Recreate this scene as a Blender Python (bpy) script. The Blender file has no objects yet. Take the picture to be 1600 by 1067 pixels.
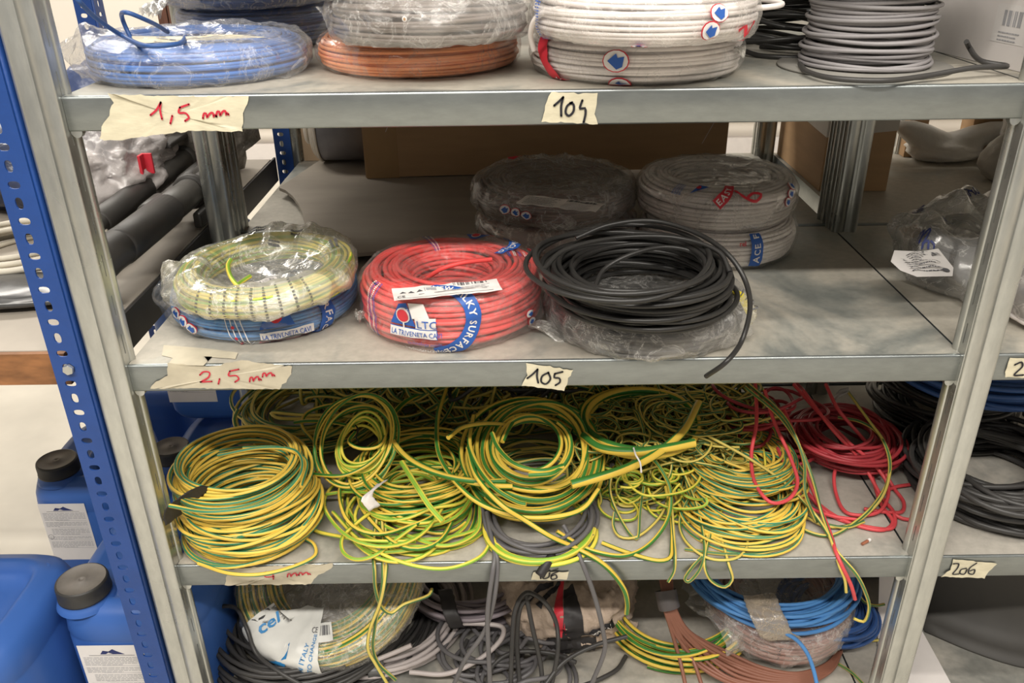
import bpy, bmesh, math, random
import numpy as np
from mathutils import Vector, Matrix, noise

S = bpy.context.scene
COL = S.collection
PI = math.pi

# ------------------------------------------------------------------ camera
F = 1322.9
CP = np.array([0.4649, -0.8951, 0.4775])
_p, _r, _y = 0.4674, -0.0145, 0.0035
_f = np.array([0, math.cos(_p), -math.sin(_p)]); _u = np.array([0, math.sin(_p), math.cos(_p)]); _x = np.array([1., 0, 0])
_Z = np.array([[math.cos(_y), -math.sin(_y), 0], [math.sin(_y), math.cos(_y), 0], [0, 0, 1]])
_f, _u, _x = _Z @ _f, _Z @ _u, _Z @ _x
RT = math.cos(_r) * _x + math.sin(_r) * _u
UP = -math.sin(_r) * _x + math.cos(_r) * _u
FW = _f
cam = bpy.data.cameras.new('camera')
cam.sensor_width = 36; cam.lens = F * 36 / 1600; cam.clip_start = 0.02
co = bpy.data.objects.new('camera', cam); COL.objects.link(co)
M = Matrix(((RT[0], UP[0], -FW[0], CP[0]), (RT[1], UP[1], -FW[1], CP[1]), (RT[2], UP[2], -FW[2], CP[2]), (0, 0, 0, 1)))
co.matrix_world = M
S.camera = co

# ------------------------------------------------------------------ light, world, exposure
w = bpy.data.worlds.new('world'); S.world = w; w.use_nodes = True
w.node_tree.nodes['Background'].inputs[0].default_value = (1.0, 0.94, 0.86, 1)
w.node_tree.nodes['Background'].inputs[1].default_value = 0.29
def area(name, loc, sx, sy, power, color=(1, .945, .86), rot=(0, 0, 0)):
    l = bpy.data.lights.new(name, 'AREA'); l.shape = 'RECTANGLE'; l.size = sx; l.size_y = sy
    l.energy = power; l.color = color
    o = bpy.data.objects.new(name, l); COL.objects.link(o); o.location = loc; o.rotation_euler = rot
    return o
area('tube_light_near', (0.5, -0.72, 2.2), 3.2, .09, 36)
area('tube_light_aisle', (0.3, -1.86, 2.2), 3.2, .09, 108, rot=(math.radians(25), 0, 0))
area('tube_light_back', (-1.4, 1.9, 2.3), 2.6, .5, 105)
area('tube_light_right', (2.2, 1.9, 2.3), 1.6, .3, 20)
S.view_settings.view_transform = 'Standard'; S.view_settings.look = 'None'
S.view_settings.gamma = 1; S.view_settings.use_curve_mapping = False
S.view_settings.exposure = 0.06
S.cycles.transparent_max_bounces = 40
S.cycles.max_bounces = 8

# ------------------------------------------------------------------ geometry helpers
Z4, Z5, Z6, Z7, ZF = .3155, 0.0, -.3107, -.625, -.76
LIP = .0363
def ray(px, py): return FW + RT * (px - 800) / F - UP * (py - 533.5) / F
def at_z(px, py, z):
    d = ray(px, py); return CP + d * (z - CP[2]) / d[2]
def at_y(px, py, y):
    d = ray(px, py); return CP + d * (y - CP[1]) / d[1]
def proj(P):
    d = np.asarray(P) - CP; ww = d @ FW
    return np.stack([800 + F * (d @ RT) / ww, 533.5 - F * (d @ UP) / ww], -1)
def fit_circle(xl, xr, yb, z, zm=None):
    """a level circle that spans xl..xr at height zm and touches yb in front at height z -> cx, cy, R"""
    if zm is None: zm = z
    c = at_z((xl + xr) / 2, yb, z); cx, cy, R = c[0], c[1] + .1, .1
    t = np.linspace(0, 2 * PI, 90)
    for _ in range(60):
        q = np.stack([cx + R * np.cos(t), cy + R * np.sin(t), t * 0 + zm], -1); p = proj(q)
        q2 = np.stack([cx + R * np.cos(t), cy + R * np.sin(t), t * 0 + z], -1); p2 = proj(q2)
        wd = p[:, 0].max() - p[:, 0].min(); R *= ((xr - xl) / wd) ** .7
        sc = 2 * R / (xr - xl)
        cx += ((xl + xr) / 2 - (p[:, 0].max() + p[:, 0].min()) / 2) * sc * .8
        cy -= (yb - p2[:, 1].max()) * sc * 1.2
    return cx, cy, R

class MB:
    def __init__(s): s.v = []; s.f = []; s.uv = []; s.m = []; s.n = 0; s.sm = []
    def add(s, V, Fc, UV=None, mat=0, smooth=True):
        V = np.asarray(V, float).reshape(-1, 3); s.v.append(V)
        for f in Fc: s.f.append([int(i) + s.n for i in f])
        k = sum(len(f) for f in Fc)
        s.uv.append(np.zeros((k, 2)) if UV is None else np.asarray(UV, float).reshape(-1, 2))
        s.m += [mat] * len(Fc); s.sm += [smooth] * len(Fc); s.n += len(V)
        return s
    def grid(s, P, mat=0, smooth=True, closed_u=False, closed_v=False, UV=None):
        """P: (a,b,3) lattice"""
        P = np.asarray(P, float); a, b = P.shape[:2]
        ia = np.arange(a if closed_u else a - 1); ib = np.arange(b if closed_v else b - 1)
        A, B = np.meshgrid(ia, ib, indexing='ij'); A = A.ravel(); B = B.ravel()
        A2 = (A + 1) % a; B2 = (B + 1) % b
        Fc = np.stack([A * b + B, A2 * b + B, A2 * b + B2, A * b + B2], -1)
        uv = np.stack([np.stack([A / a, B / b], -1), np.stack([(A + 1) / a, B / b], -1), np.stack([(A + 1) / a, (B + 1) / b], -1), np.stack([A / a, (B + 1) / b], -1)], 1)
        return s.add(P.reshape(-1, 3), Fc.tolist(), uv, mat, smooth)
    def box(s, lo, hi, mat=0):
        x0, y0, z0 = lo; x1, y1, z1 = hi
        V = [(x0, y0, z0), (x1, y0, z0), (x1, y1, z0), (x0, y1, z0), (x0, y0, z1), (x1, y0, z1), (x1, y1, z1), (x0, y1, z1)]
        Fc = [(3, 2, 1, 0), (4, 5, 6, 7), (0, 1, 5, 4), (1, 2, 6, 5), (2, 3, 7, 6), (3, 0, 4, 7)]
        return s.add(V, Fc, None, mat, False)
    def tube(s, P, r, sides=8, closed=False, mat=0, twist=0., roll=0., cap=True):
        P = np.asarray(P, float); n = len(P)
        if closed: T = np.roll(P, -1, 0) - np.roll(P, 1, 0)
        else: T = np.gradient(P, axis=0)
        T /= np.linalg.norm(T, axis=1)[:, None] + 1e-12
        if closed:
            N = np.cross(T, [0, 0, 1.]); ln = np.linalg.norm(N, axis=1)[:, None]; N /= ln + 1e-9
        else:
            N = np.zeros_like(P); a = np.cross(T[0], [0, 0, 1.])
            if np.linalg.norm(a) < .1: a = np.cross(T[0], [1., 0, 0])
            a /= np.linalg.norm(a); tx, ty, tz = T[:, 0].tolist(), T[:, 1].tolist(), T[:, 2].tolist()
            ax, ay, az = a.tolist(); out = []
            for i in range(n):
                d = ax * tx[i] + ay * ty[i] + az * tz[i]
                ax -= d * tx[i]; ay -= d * ty[i]; az -= d * tz[i]
                l = math.sqrt(ax * ax + ay * ay + az * az) + 1e-12; ax /= l; ay /= l; az /= l
                out.append((ax, ay, az))
            N = np.array(out)
        B = np.cross(T, N)
        L = np.concatenate([[0], np.cumsum(np.linalg.norm(np.diff(P, axis=0), axis=1))])
        ang = np.linspace(0, 2 * PI, sides, endpoint=False)[None, :] + roll + twist * L[:, None]
        rr = (np.ones(n) * r)[:, None, None]
        V = P[:, None, :] + rr * (np.cos(ang)[..., None] * N[:, None, :] + np.sin(ang)[..., None] * B[:, None, :])
        m = n if closed else n - 1
        A, J = np.meshgrid(np.arange(m), np.arange(sides), indexing='ij'); A = A.ravel(); J = J.ravel()
        A2 = (A + 1) % n; J2 = (J + 1) % sides
        Fc = np.stack([A * sides + J, A2 * sides + J, A2 * sides + J2, A * sides + J2], -1)
        u0 = J / sides; u1 = (J + 1) / sides; v0 = L[A]; v1 = v0 + .004
        uv = np.stack([np.stack([u0, v0], -1), np.stack([u0, v1], -1), np.stack([u1, v1], -1), np.stack([u1, v0], -1)], 1)
        s.add(V.reshape(-1, 3), Fc.tolist(), uv, mat, True)
        if cap and not closed:
            for e, i in ((0, 0), (1, n - 1)):
                ring = V[i]; idx = list(range(sides)); idx = idx if e else idx[::-1]
                s.add(ring, [idx], None, mat, False)
        return s
    def build(s, name, mats, parent=None, world=False, loc=None, bevel=0, solid=0, sub=0):
        me = bpy.data.meshes.new(name)
        V = np.concatenate(s.v) if s.v else np.zeros((0, 3))
        if parent is not None and world: V = V - np.array(parent.location)
        if loc is not None: V = V - np.array(loc)
        me.from_pydata(V.tolist(), [], s.f)
        uvl = me.uv_layers.new(name='UVMap')
        uvl.data.foreach_set('uv', np.concatenate(s.uv).ravel())
        if not isinstance(mats, (list, tuple)): mats = [mats]
        for m in mats: me.materials.append(m)
        me.polygons.foreach_set('material_index', s.m)
        me.polygons.foreach_set('use_smooth', s.sm)
        me.update()
        o = bpy.data.objects.new(name, me); COL.objects.link(o)
        if parent is not None: o.parent = parent
        if loc is not None: o.location = loc
        if solid:
            k = o.modifiers.new('thickness', 'SOLIDIFY'); k.thickness = abs(solid); k.offset = 1 if solid > 0 else -1
        if bevel:
            k = o.modifiers.new('bevel', 'BEVEL'); k.width = bevel; k.segments = 2; k.limit_method = 'ANGLE'; k.angle_limit = .6
        if sub:
            k = o.modifiers.new('subd', 'SUBSURF'); k.levels = sub; k.render_levels = sub
        return o

def tag(o, label, cat, group=None, kind=None):
    if label: o['label'] = label
    if cat: o['category'] = cat
    if group: o['group'] = group
    if kind: o['kind'] = kind
    return o
def empty(name, loc, label, cat, group=None, rot=(0, 0, 0)):
    o = bpy.data.objects.new(name, None); COL.objects.link(o); o.location = [float(a) for a in loc]; o.rotation_euler = rot
    o.empty_display_size = .05
    return tag(o, label, cat, group)
def struct(o): o['kind'] = 'structure'; return o

def spline(P, step=.006, closed=False):
    """centripetal Catmull-Rom through P, resampled about every step metres"""
    P = np.asarray(P, float)
    if closed: Q = np.concatenate([P[-1:], P, P[:2]])
    else: Q = np.concatenate([2 * P[:1] - P[1:2], P, 2 * P[-1:] - P[-2:-1]])
    out = []
    for i in range(len(Q) - 3):
        a, b, c, d = Q[i:i + 4]
        n = max(2, int(np.linalg.norm(c - b) / step)); t = np.linspace(0, 1, n, endpoint=False)[:, None]
        t1 = np.linalg.norm(b - a) ** .5 + 1e-6; t2 = np.linalg.norm(c - b) ** .5 + 1e-6; t3 = np.linalg.norm(d - c) ** .5 + 1e-6
        m1 = ((b - a) / t1 - (c - a) / (t1 + t2) + (c - b) / t2) * t2
        m2 = ((c - b) / t2 - (d - b) / (t2 + t3) + (d - c) / t3) * t2
        out.append(b + m1 * t + (-3 * b + 3 * c - 2 * m1 - m2) * t ** 2 + (2 * b - 2 * c + m1 + m2) * t ** 3)
    if not closed: out.append(P[-1:])
    return np.concatenate(out)
def wp(pts, z=Z6, lift=0.):
    """way points: (x, y, h) a height h over the shelf z, or (x, y, 'f', d) at depth d"""
    o = []
    for p in pts:
        if len(p) == 4: o.append(at_y(p[0], p[1], p[3]))
        else: o.append(at_z(p[0], p[1], z + p[2] + lift))
    return np.array(o)
def wob(k, rng, f=(.31, .73, 1.27), a=(1, .6, .35)):
    return sum(A * np.sin(2 * PI * (fr * rng.uniform(.8, 1.25) * k + rng.uniform())) for fr, A in zip(f, a)) / 1.4

# ------------------------------------------------------------------ materials
def nmat(name):
    m = bpy.data.materials.new(name); m.use_nodes = True; nt = m.node_tree
    return m, nt, nt.nodes['Principled BSDF']
def N(nt, t, **k):
    n = nt.nodes.new(t)
    for a, b in k.items():
        if a.startswith('_'): n.inputs[a[1:].replace('_', ' ')].default_value = b
        else: setattr(n, a, b)
    return n
def ramp(nt, src, stops):
    r = nt.nodes.new('ShaderNodeValToRGB'); e = r.color_ramp.elements
    while len(e) < len(stops): e.new(.5)
    for x, (p, c) in zip(e, stops):
        x.position = p; x.color = (*c, 1) if len(c) == 3 else c
    nt.links.new(src, r.inputs[0]); return r
def noise_tex(nt, scale, detail=4, rough=.55, stretch=None, dist=0, uv=False):
    tc = nt.nodes.new('ShaderNodeTexCoord'); mp = nt.nodes.new('ShaderNodeMapping')
    nt.links.new(tc.outputs['UV' if uv else 'Object'], mp.inputs[0])
    if stretch: mp.inputs['Scale'].default_value = stretch
    n = nt.nodes.new('ShaderNodeTexNoise'); n.inputs['Scale'].default_value = scale
    n.inputs['Detail'].default_value = detail; n.inputs['Roughness'].default_value = rough; n.inputs['Distortion'].default_value = dist
    nt.links.new(mp.outputs[0], n.inputs['Vector']); return n
def bump(nt, src, b, strength=.3, dist=.002):
    k = nt.nodes.new('ShaderNodeBump'); k.inputs['Strength'].default_value = strength; k.inputs['Distance'].default_value = dist
    nt.links.new(src, k.inputs['Height']); nt.links.new(k.outputs[0], b.inputs['Normal']); return k
def simple(name, col, rough=.5, metal=0, var=.12, scale=30, bmp=0, bscale=None, spec=None, stretch=None, bdist=.001):
    m, nt, b = nmat(name)
    n = noise_tex(nt, scale, stretch=stretch)
    c0 = [max(0, c * (1 - var)) for c in col]; c1 = [min(1, c * (1 + var)) for c in col]
    r = ramp(nt, n.outputs[0], [(.3, c0), (.7, c1)]); nt.links.new(r.outputs[0], b.inputs['Base Color'])
    b.inputs['Roughness'].default_value = rough; b.inputs['Metallic'].default_value = metal
    if spec is not None: b.inputs['Specular IOR Level'].default_value = spec
    if bmp:
        n2 = noise_tex(nt, bscale or scale, stretch=stretch); bump(nt, n2.outputs[0], b, bmp, bdist)
    return m
def cable_mat(name, col, rough=.42):
    return simple(name, col, rough, var=.1, scale=18, spec=.4)
def stripe_mat(name, yel, gre, width=.5, dust=0.):
    m, nt, b = nmat(name)
    uv = nt.nodes.new('ShaderNodeUVMap'); sx = nt.nodes.new('ShaderNodeSeparateXYZ'); nt.links.new(uv.outputs[0], sx.inputs[0])
    # the two coloured bands turn slowly round the core
    a = N(nt, 'ShaderNodeMath', operation='MULTIPLY'); a.inputs[1].default_value = .9; nt.links.new(sx.outputs[1], a.inputs[0])
    c = N(nt, 'ShaderNodeMath', operation='ADD'); nt.links.new(sx.outputs[0], c.inputs[0]); nt.links.new(a.outputs[0], c.inputs[1])
    t = N(nt, 'ShaderNodeMath', operation='MULTIPLY'); t.inputs[1].default_value = 2; nt.links.new(c.outputs[0], t.inputs[0])
    f = N(nt, 'ShaderNodeMath', operation='FRACT'); nt.links.new(t.outputs[0], f.inputs[0])
    r = ramp(nt, f.outputs[0], [(0, yel), (width - .02, yel), (width + .02, gre), (.97, gre), (1, yel)])
    n = noise_tex(nt, 9); mx = N(nt, 'ShaderNodeMix', data_type='RGBA', blend_type='MULTIPLY'); mx.inputs['Factor'].default_value = 1
    r2 = ramp(nt, n.outputs[0], [(.3, (.8, .78, .72)), (.65, (1, 1, 1))])
    nt.links.new(r.outputs[0], mx.inputs['A']); nt.links.new(r2.outputs[0], mx.inputs['B'])
    nt.links.new(mx.outputs['Result'], b.inputs['Base Color'])
    b.inputs['Roughness'].default_value = .42; b.inputs['Specular IOR Level'].default_value = .4
    return m
def galv(name, c0, c1, rough=.38, metal=.85, stretch=(1, 1, 1), scale=60):
    m, nt, b = nmat(name)
    n = noise_tex(nt, scale, 6, .65, stretch); n2 = noise_tex(nt, 6, 4, .6)
    mx = N(nt, 'ShaderNodeMath', operation='ADD'); nt.links.new(n.outputs[0], mx.inputs[0]); nt.links.new(n2.outputs[0], mx.inputs[1])
    h = N(nt, 'ShaderNodeMath', operation='MULTIPLY'); h.inputs[1].default_value = .5; nt.links.new(mx.outputs[0], h.inputs[0])
    r = ramp(nt, h.outputs[0], [(.36, c0), (.62, c1)]); nt.links.new(r.outputs[0], b.inputs['Base Color'])
    rr = ramp(nt, n2.outputs[0], [(.3, (rough - .08,) * 3), (.7, (rough + .12,) * 3)]); nt.links.new(rr.outputs[0], b.inputs['Roughness'])
    b.inputs['Metallic'].default_value = metal; bump(nt, n.outputs[0], b, .08, .0005)
    return m
def film(name, haze=.25, tint=(.9, .88, .85), scale=22, gloss=.22, base=.05):
    m, nt, b = nmat(name); nt.nodes.remove(b)
    out = nt.nodes['Material Output']
    n = noise_tex(nt, scale, 6, .62, dist=1.6)
    ab = N(nt, 'ShaderNodeMath', operation='SUBTRACT'); ab.inputs[1].default_value = .5; nt.links.new(n.outputs[0], ab.inputs[0])
    ab2 = N(nt, 'ShaderNodeMath', operation='ABSOLUTE'); nt.links.new(ab.outputs[0], ab2.inputs[0])
    r = ramp(nt, ab2.outputs[0], [(0, (min(1, haze * 1.9),) * 3), (.010, (haze * .7,) * 3), (.07, (base,) * 3)])
    n2 = noise_tex(nt, scale * .35, 3); r2 = ramp(nt, n2.outputs[0], [(.38, (0,) * 3), (.66, (haze * .9,) * 3)])
    sm = N(nt, 'ShaderNodeMath', operation='ADD'); sm.use_clamp = True
    nt.links.new(r.outputs[0], sm.inputs[0]); nt.links.new(r2.outputs[0], sm.inputs[1])
    tr = N(nt, 'ShaderNodeBsdfTransparent'); df = N(nt, 'ShaderNodeBsdfDiffuse'); df.inputs[0].default_value = (*tint, 1)
    tl = N(nt, 'ShaderNodeBsdfTranslucent'); tl.inputs[0].default_value = (*tint, 1)
    dm = N(nt, 'ShaderNodeMixShader'); dm.inputs[0].default_value = .35; nt.links.new(df.outputs[0], dm.inputs[1]); nt.links.new(tl.outputs[0], dm.inputs[2])
    m1 = N(nt, 'ShaderNodeMixShader'); nt.links.new(sm.outputs[0], m1.inputs[0]); nt.links.new(tr.outputs[0], m1.inputs[1]); nt.links.new(dm.outputs[0], m1.inputs[2])
    gl = N(nt, 'ShaderNodeBsdfGlossy'); gl.inputs['Roughness'].default_value = .16
    bp = N(nt, 'ShaderNodeBump'); bp.inputs['Strength'].default_value = .9; bp.inputs['Distance'].default_value = .004
    nt.links.new(n.outputs[0], bp.inputs['Height']); nt.links.new(bp.outputs[0], gl.inputs['Normal']); nt.links.new(bp.outputs[0], df.inputs['Normal'])
    fr = N(nt, 'ShaderNodeLayerWeight'); fr.inputs[0].default_value = .25
    fm = N(nt, 'ShaderNodeMath', operation='MULTIPLY_ADD'); fm.inputs[1].default_value = gloss; fm.inputs[2].default_value = gloss * .22
    nt.links.new(fr.outputs['Fresnel'], fm.inputs[0])
    m2 = N(nt, 'ShaderNodeMixShader'); nt.links.new(fm.outputs[0], m2.inputs[0]); nt.links.new(m1.outputs[0], m2.inputs[1]); nt.links.new(gl.outputs[0], m2.inputs[2])
    nt.links.new(m2.outputs[0], out.inputs[0])
    return m
def dusty_top(name, metal_c=(.33, .35, .33), dust_c=(.44, .41, .35), lo=.36, hi=.5):
    m, nt, b = nmat(name)
    n = noise_tex(nt, 4.2, 6, .6, dist=.6); n3 = noise_tex(nt, 90, 3, .6)
    k = ramp(nt, n.outputs[0], [(lo, (0,) * 3), (hi, (1,) * 3)])
    mx = N(nt, 'ShaderNodeMix', data_type='RGBA'); nt.links.new(k.outputs[0], mx.inputs['Factor'])
    mx.inputs['A'].default_value = (*metal_c, 1); mx.inputs['B'].default_value = (*dust_c, 1)
    sp = ramp(nt, n3.outputs[0], [(.3, (.88,) * 3), (.7, (1.06,) * 3)])
    m3 = N(nt, 'ShaderNodeMix', data_type='RGBA', blend_type='MULTIPLY'); m3.inputs['Factor'].default_value = 1
    nt.links.new(mx.outputs['Result'], m3.inputs['A']); nt.links.new(sp.outputs[0], m3.inputs['B'])
    nt.links.new(m3.outputs['Result'], b.inputs['Base Color'])
    mt = ramp(nt, k.outputs[0], [(0, (.55,) * 3), (1, (.12,) * 3)]); nt.links.new(mt.outputs[0], b.inputs['Metallic'])
    rg = ramp(nt, k.outputs[0], [(0, (.36,) * 3), (1, (.6,) * 3)]); nt.links.new(rg.outputs[0], b.inputs['Roughness'])
    return m

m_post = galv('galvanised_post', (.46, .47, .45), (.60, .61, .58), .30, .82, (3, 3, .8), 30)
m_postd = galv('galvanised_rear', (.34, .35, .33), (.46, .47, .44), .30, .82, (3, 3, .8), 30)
m_lip = galv('galvanised_lip', (.25, .27, .27), (.32, .345, .345), .34, .82, (.6, 1, 2), 60)
m_top = dusty_top('dusty_shelf_top')
m_top6 = dusty_top('dusty_shelf_top_pale', (.40, .40, .37), (.46, .43, .38))
m_blue = simple('blue_paint', (.012, .055, .235), .42, var=.08, bmp=.5, bscale=260, bdist=.0006)
m_floor = simple('concrete_floor', (.62, .58, .50), .7, var=.14, scale=3.5, bmp=.1)
m_wall = simple('plaster_wall', (.78, .73, .66), .8, var=.03, scale=2)
m_wood = simple('rusty_beam', (.22, .095, .035), .6, var=.55, scale=16, stretch=(1, 1, 3))
m_dshelf = simple('grey_laminate_shelf', (.36, .32, .27), .6, var=.12, scale=7)
m_dark = simple('dark_painted_beam', (.045, .042, .04), .6)
m_card = simple('cardboard', (.40, .25, .13), .8, var=.08, scale=8, stretch=(1, 1, 6))
m_cardp = simple('pale_cardboard', (.43, .31, .20), .8, var=.06, scale=8)
m_white = simple('white_card', (.72, .68, .66), .6, var=.03)
m_can = simple('blue_jerrycan_plastic', (.040, .120, .40), .42, var=.08, scale=6, bmp=.05, bscale=60, spec=.4)
m_cap = simple('black_cap_plastic', (.028, .027, .026), .5, var=.25, scale=30)
m_captop = simple('dusty_cap_top', (.17, .155, .14), .6, var=.2, scale=25)
m_paper = simple('label_paper', (.74, .71, .69), .6, var=.04)
m_ink = simple('label_ink', (.10, .10, .11), .7)
m_inkg = simple('grey_print', (.36, .36, .38), .7)
m_navy = simple('navy_print', (.02, .03, .13), .6)
m_tape = simple('masking_tape', (.62, .57, .42), .55, var=.12, scale=26, bmp=.5, bscale=70, stretch=(1, 1, 2.5))
m_tapec = simple('aged_clear_tape', (.50, .45, .34), .45, var=.12, scale=30, bmp=.4, bscale=60)
m_marker = simple('black_marker', (.012, .012, .018), .5)
m_red = simple('red_marker', (.52, .02, .045), .5)
c_blue = cable_mat('blue_cable', (.05, .19, .58))
c_dblue = cable_mat('dark_blue_cable', (.03, .085, .26))
c_lblue = cable_mat('light_blue_cable', (.09, .30, .66))
c_mblue = cable_mat('mid_blue_cable', (.07, .22, .50))
c_orange = cable_mat('orange_cable', (1.0, .36, .15))
c_grey = cable_mat('brown_grey_cable', (.20, .165, .145))
c_white = cable_mat('white_cable', (.82, .76, .73))
c_red = cable_mat('red_cable', (.84, .09, .085))
c_redl = cable_mat('faded_red_cable', (.60, .065, .075))
c_redd = cable_mat('rose_red_cable', (.36, .035, .045))
c_black = cable_mat('black_cable', (.024, .023, .022), .38)
c_bk2 = cable_mat('charcoal_cable', (.045, .043, .042), .42)
c_spool = cable_mat('grey_spool_cable', (.27, .255, .26))
c_gry = cable_mat('grey_cable', (.115, .11, .115))
c_lgry = cable_mat('pale_grey_cable', (.42, .375, .365))
c_prp = cable_mat('mauve_grey_cable', (.21, .18, .20))
c_brown = cable_mat('brown_cable', (.22, .092, .06))
c_pbrown = cable_mat('dusty_brown_cable', (.32, .17, .14))
c_yg = stripe_mat('yellow_green_cable', (.78, .55, .08), (.045, .20, .035), .52)
c_yt = stripe_mat('yellow_teal_cable', (.82, .56, .09), (.05, .24, .13), .60)
c_yt2 = stripe_mat('thin_yellow_green_cable', (.66, .52, .12), (.06, .17, .06), .58)
c_lime = stripe_mat('lime_yellow_cable', (.80, .66, .09), (.25, .45, .05), .55)
f_clear = film('clear_film', .13, base=.02)
f_haze = film('hazy_film', .26, base=.05)
f_milk = film('milky_film', .42, (.86, .84, .79), 16, .3, .14)
f_top = film('dusty_film', .34, (.62, .58, .54), 14, .25, .14)

# ------------------------------------------------------------------ print helpers (flat printing mapped on to a surface)
_tc = {}
def text2d(s, bold=0):
    if (s, bold) in _tc: return _tc[(s, bold)]
    c = bpy.data.curves.new('t', 'FONT'); c.body = s; c.size = 1; c.resolution_u = 2; c.offset = bold
    o = bpy.data.objects.new('t', c); me = o.to_mesh()
    V = np.array([v.co[:2] for v in me.vertices]); Fc = [tuple(p.vertices) for p in me.polygons]
    o.to_mesh_clear(); bpy.data.objects.remove(o); bpy.data.curves.remove(c)
    _tc[(s, bold)] = (V, Fc); return V, Fc
class Print:
    """2-D shapes in metres, mapped by fn(x, y, layer) to 3-D"""
    def __init__(s, fn): s.fn = fn; s.mb = MB(); s.mats = []
    def mi(s, m):
        if m not in s.mats: s.mats.append(m)
        return s.mats.index(m)
    def put(s, V, Fc, m, layer):
        P = [s.fn(x, y, layer) for x, y in V]; s.mb.add(P, Fc, None, s.mi(m), True)
    def rect(s, x0, y0, x1, y1, m, layer=1, step=.006):
        a = max(1, int(abs(x1 - x0) / step)) + 1; b = max(1, int(abs(y1 - y0) / step)) + 1
        V = [(x, y) for x in np.linspace(x0, x1, a) for y in np.linspace(y0, y1, b)]
        Fc = [(i * b + j, (i + 1) * b + j, (i + 1) * b + j + 1, i * b + j + 1) for i in range(a - 1) for j in range(b - 1)]
        s.put(V, Fc, m, layer)
    def quadpath(s, L, Rr, m, layer=1):
        n = len(L); V = []
        for a, b in zip(L, Rr):
            for t in (0, .25, .5, .75, 1): V.append((a[0] + (b[0] - a[0]) * t, a[1] + (b[1] - a[1]) * t))
        Fc = [(i * 5 + j, (i + 1) * 5 + j, (i + 1) * 5 + j + 1, i * 5 + j + 1) for i in range(n - 1) for j in range(4)]
        s.put(V, Fc, m, layer)
    def ribbon(s, pts, wd, m, layer=1, step=.004):
        P = spline(np.c_[np.array(pts, float), np.zeros(len(pts))], step)[:, :2]
        T = np.gradient(P, axis=0); T /= np.linalg.norm(T, axis=1)[:, None] + 1e-9; Nn = np.c_[-T[:, 1], T[:, 0]]
        s.quadpath(P + Nn * wd / 2, P - Nn * wd / 2, m, layer); return P, T
    def stroke(s, pts, wd, m, layer=2, smooth=True):
        P = np.array(pts, float)
        if smooth and len(P) > 2: P = spline(np.c_[P, np.zeros(len(P))], wd * .8)[:, :2]
        elif len(P) == 2: P = np.linspace(P[0], P[1], 6)
        T = np.gradient(P, axis=0); T /= np.linalg.norm(T, axis=1)[:, None] + 1e-9; Nn = np.c_[-T[:, 1], T[:, 0]]
        s.quadpath(P + Nn * wd / 2, P - Nn * wd / 2, m, layer)
        for c in (P[0], P[-1]): s.disc(c[0], c[1], wd / 2, wd / 2, m, layer)
    def disc(s, x, y, rx, ry, m, layer=1, n=14, rot=0):
        t = np.linspace(0, 2 * PI, n, endpoint=False); cr, sr = math.cos(rot), math.sin(rot)
        V = [(x + rx * math.cos(a) * cr - ry * math.sin(a) * sr, y + rx * math.cos(a) * sr + ry * math.sin(a) * cr) for a in t] + [(x, y)]
        s.put(V, [(i, (i + 1) % n, n) for i in range(n)], m, layer)
    def poly(s, pts, m, layer=1):
        n = len(pts); c = np.mean(pts, 0); s.put(list(pts) + [tuple(c)], [(i, (i + 1) % n, n) for i in range(n)], m, layer)
    def text(s, t, x, y, size, m, layer=2, bold=.0, rot=0, align='l', sx=1.):
        V, Fc = text2d(t, bold); V = V * size; V = V * [sx, 1]
        if align == 'c': V = V - [V[:, 0].mean(), 0]
        cr, sr = math.cos(rot), math.sin(rot); V = np.c_[V[:, 0] * cr - V[:, 1] * sr + x, V[:, 0] * sr + V[:, 1] * cr + y]
        s.put(V, Fc, m, layer)
    def text_on(s, t, P, T, size, m, layer=2, start=0., bold=.01):
        """letters one by one along the path P"""
        L = np.concatenate([[0], np.cumsum(np.linalg.norm(np.diff(P, axis=0), axis=1))]); d = start
        for ch in t:
            if ch == ' ': d += size * .38; continue
            V, Fc = text2d(ch, bold); wdt = V[:, 0].max() * size
            k = d + wdt / 2
            if k > L[-1]: break
            c = np.array([np.interp(k, L, P[:, 0]), np.interp(k, L, P[:, 1])]); tt = np.array([np.interp(k, L, T[:, 0]), np.interp(k, L, T[:, 1])]); tt /= np.linalg.norm(tt)
            nn = np.array([-tt[1], tt[0]]); W = V * size - [wdt / 2, size * .35]
            s.put([tuple(c + tt * a + nn * b) for a, b in W], Fc, m, layer); d += wdt + size * .12
    def lines(s, x0, y0, x1, y1, n, m, layer=2, rng=random, th=.35):
        h = (y1 - y0) / n
        for i in range(n):
            y = y0 + h * i; x = x0; e = x1 - rng.uniform(0, (x1 - x0) * .25)
            while x < e:
                l = rng.uniform(.03, .12) * (x1 - x0); s.rect(x, y, min(e, x + l), y + h * th, m, layer, .02); x += l + .015 * (x1 - x0)
    def barcode(s, x0, y0, x1, y1, m, layer=2, rng=random, n=26):
        wd = (x1 - x0) / n
        for i in range(n):
            if rng.random() < .72: s.rect(x0 + i * wd, y0, x0 + i * wd + wd * rng.choice((.4, .7, .95)), y1, m, layer, .02)
    def build(s, name, parent=None, world=False, label=None):
        o = s.mb.build(name, s.mats, parent, world)
        if label: o['label'] = label
        return o

def plane_fn(O, X, Y, Nn=None, eps=.0004, wavy=0, seed=0):
    O, X, Y = np.array(O, float), np.array(X, float), np.array(Y, float); X = X / np.linalg.norm(X); Y = Y / np.linalg.norm(Y)
    Nn = np.cross(X, Y) if Nn is None else np.array(Nn, float)
    def fn(x, y, l):
        k = wavy * noise.noise(Vector((x * 60 + seed, y * 60, seed))) if wavy else 0
        return O + X * x + Y * y + Nn * (eps * l + k)
    return fn

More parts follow.
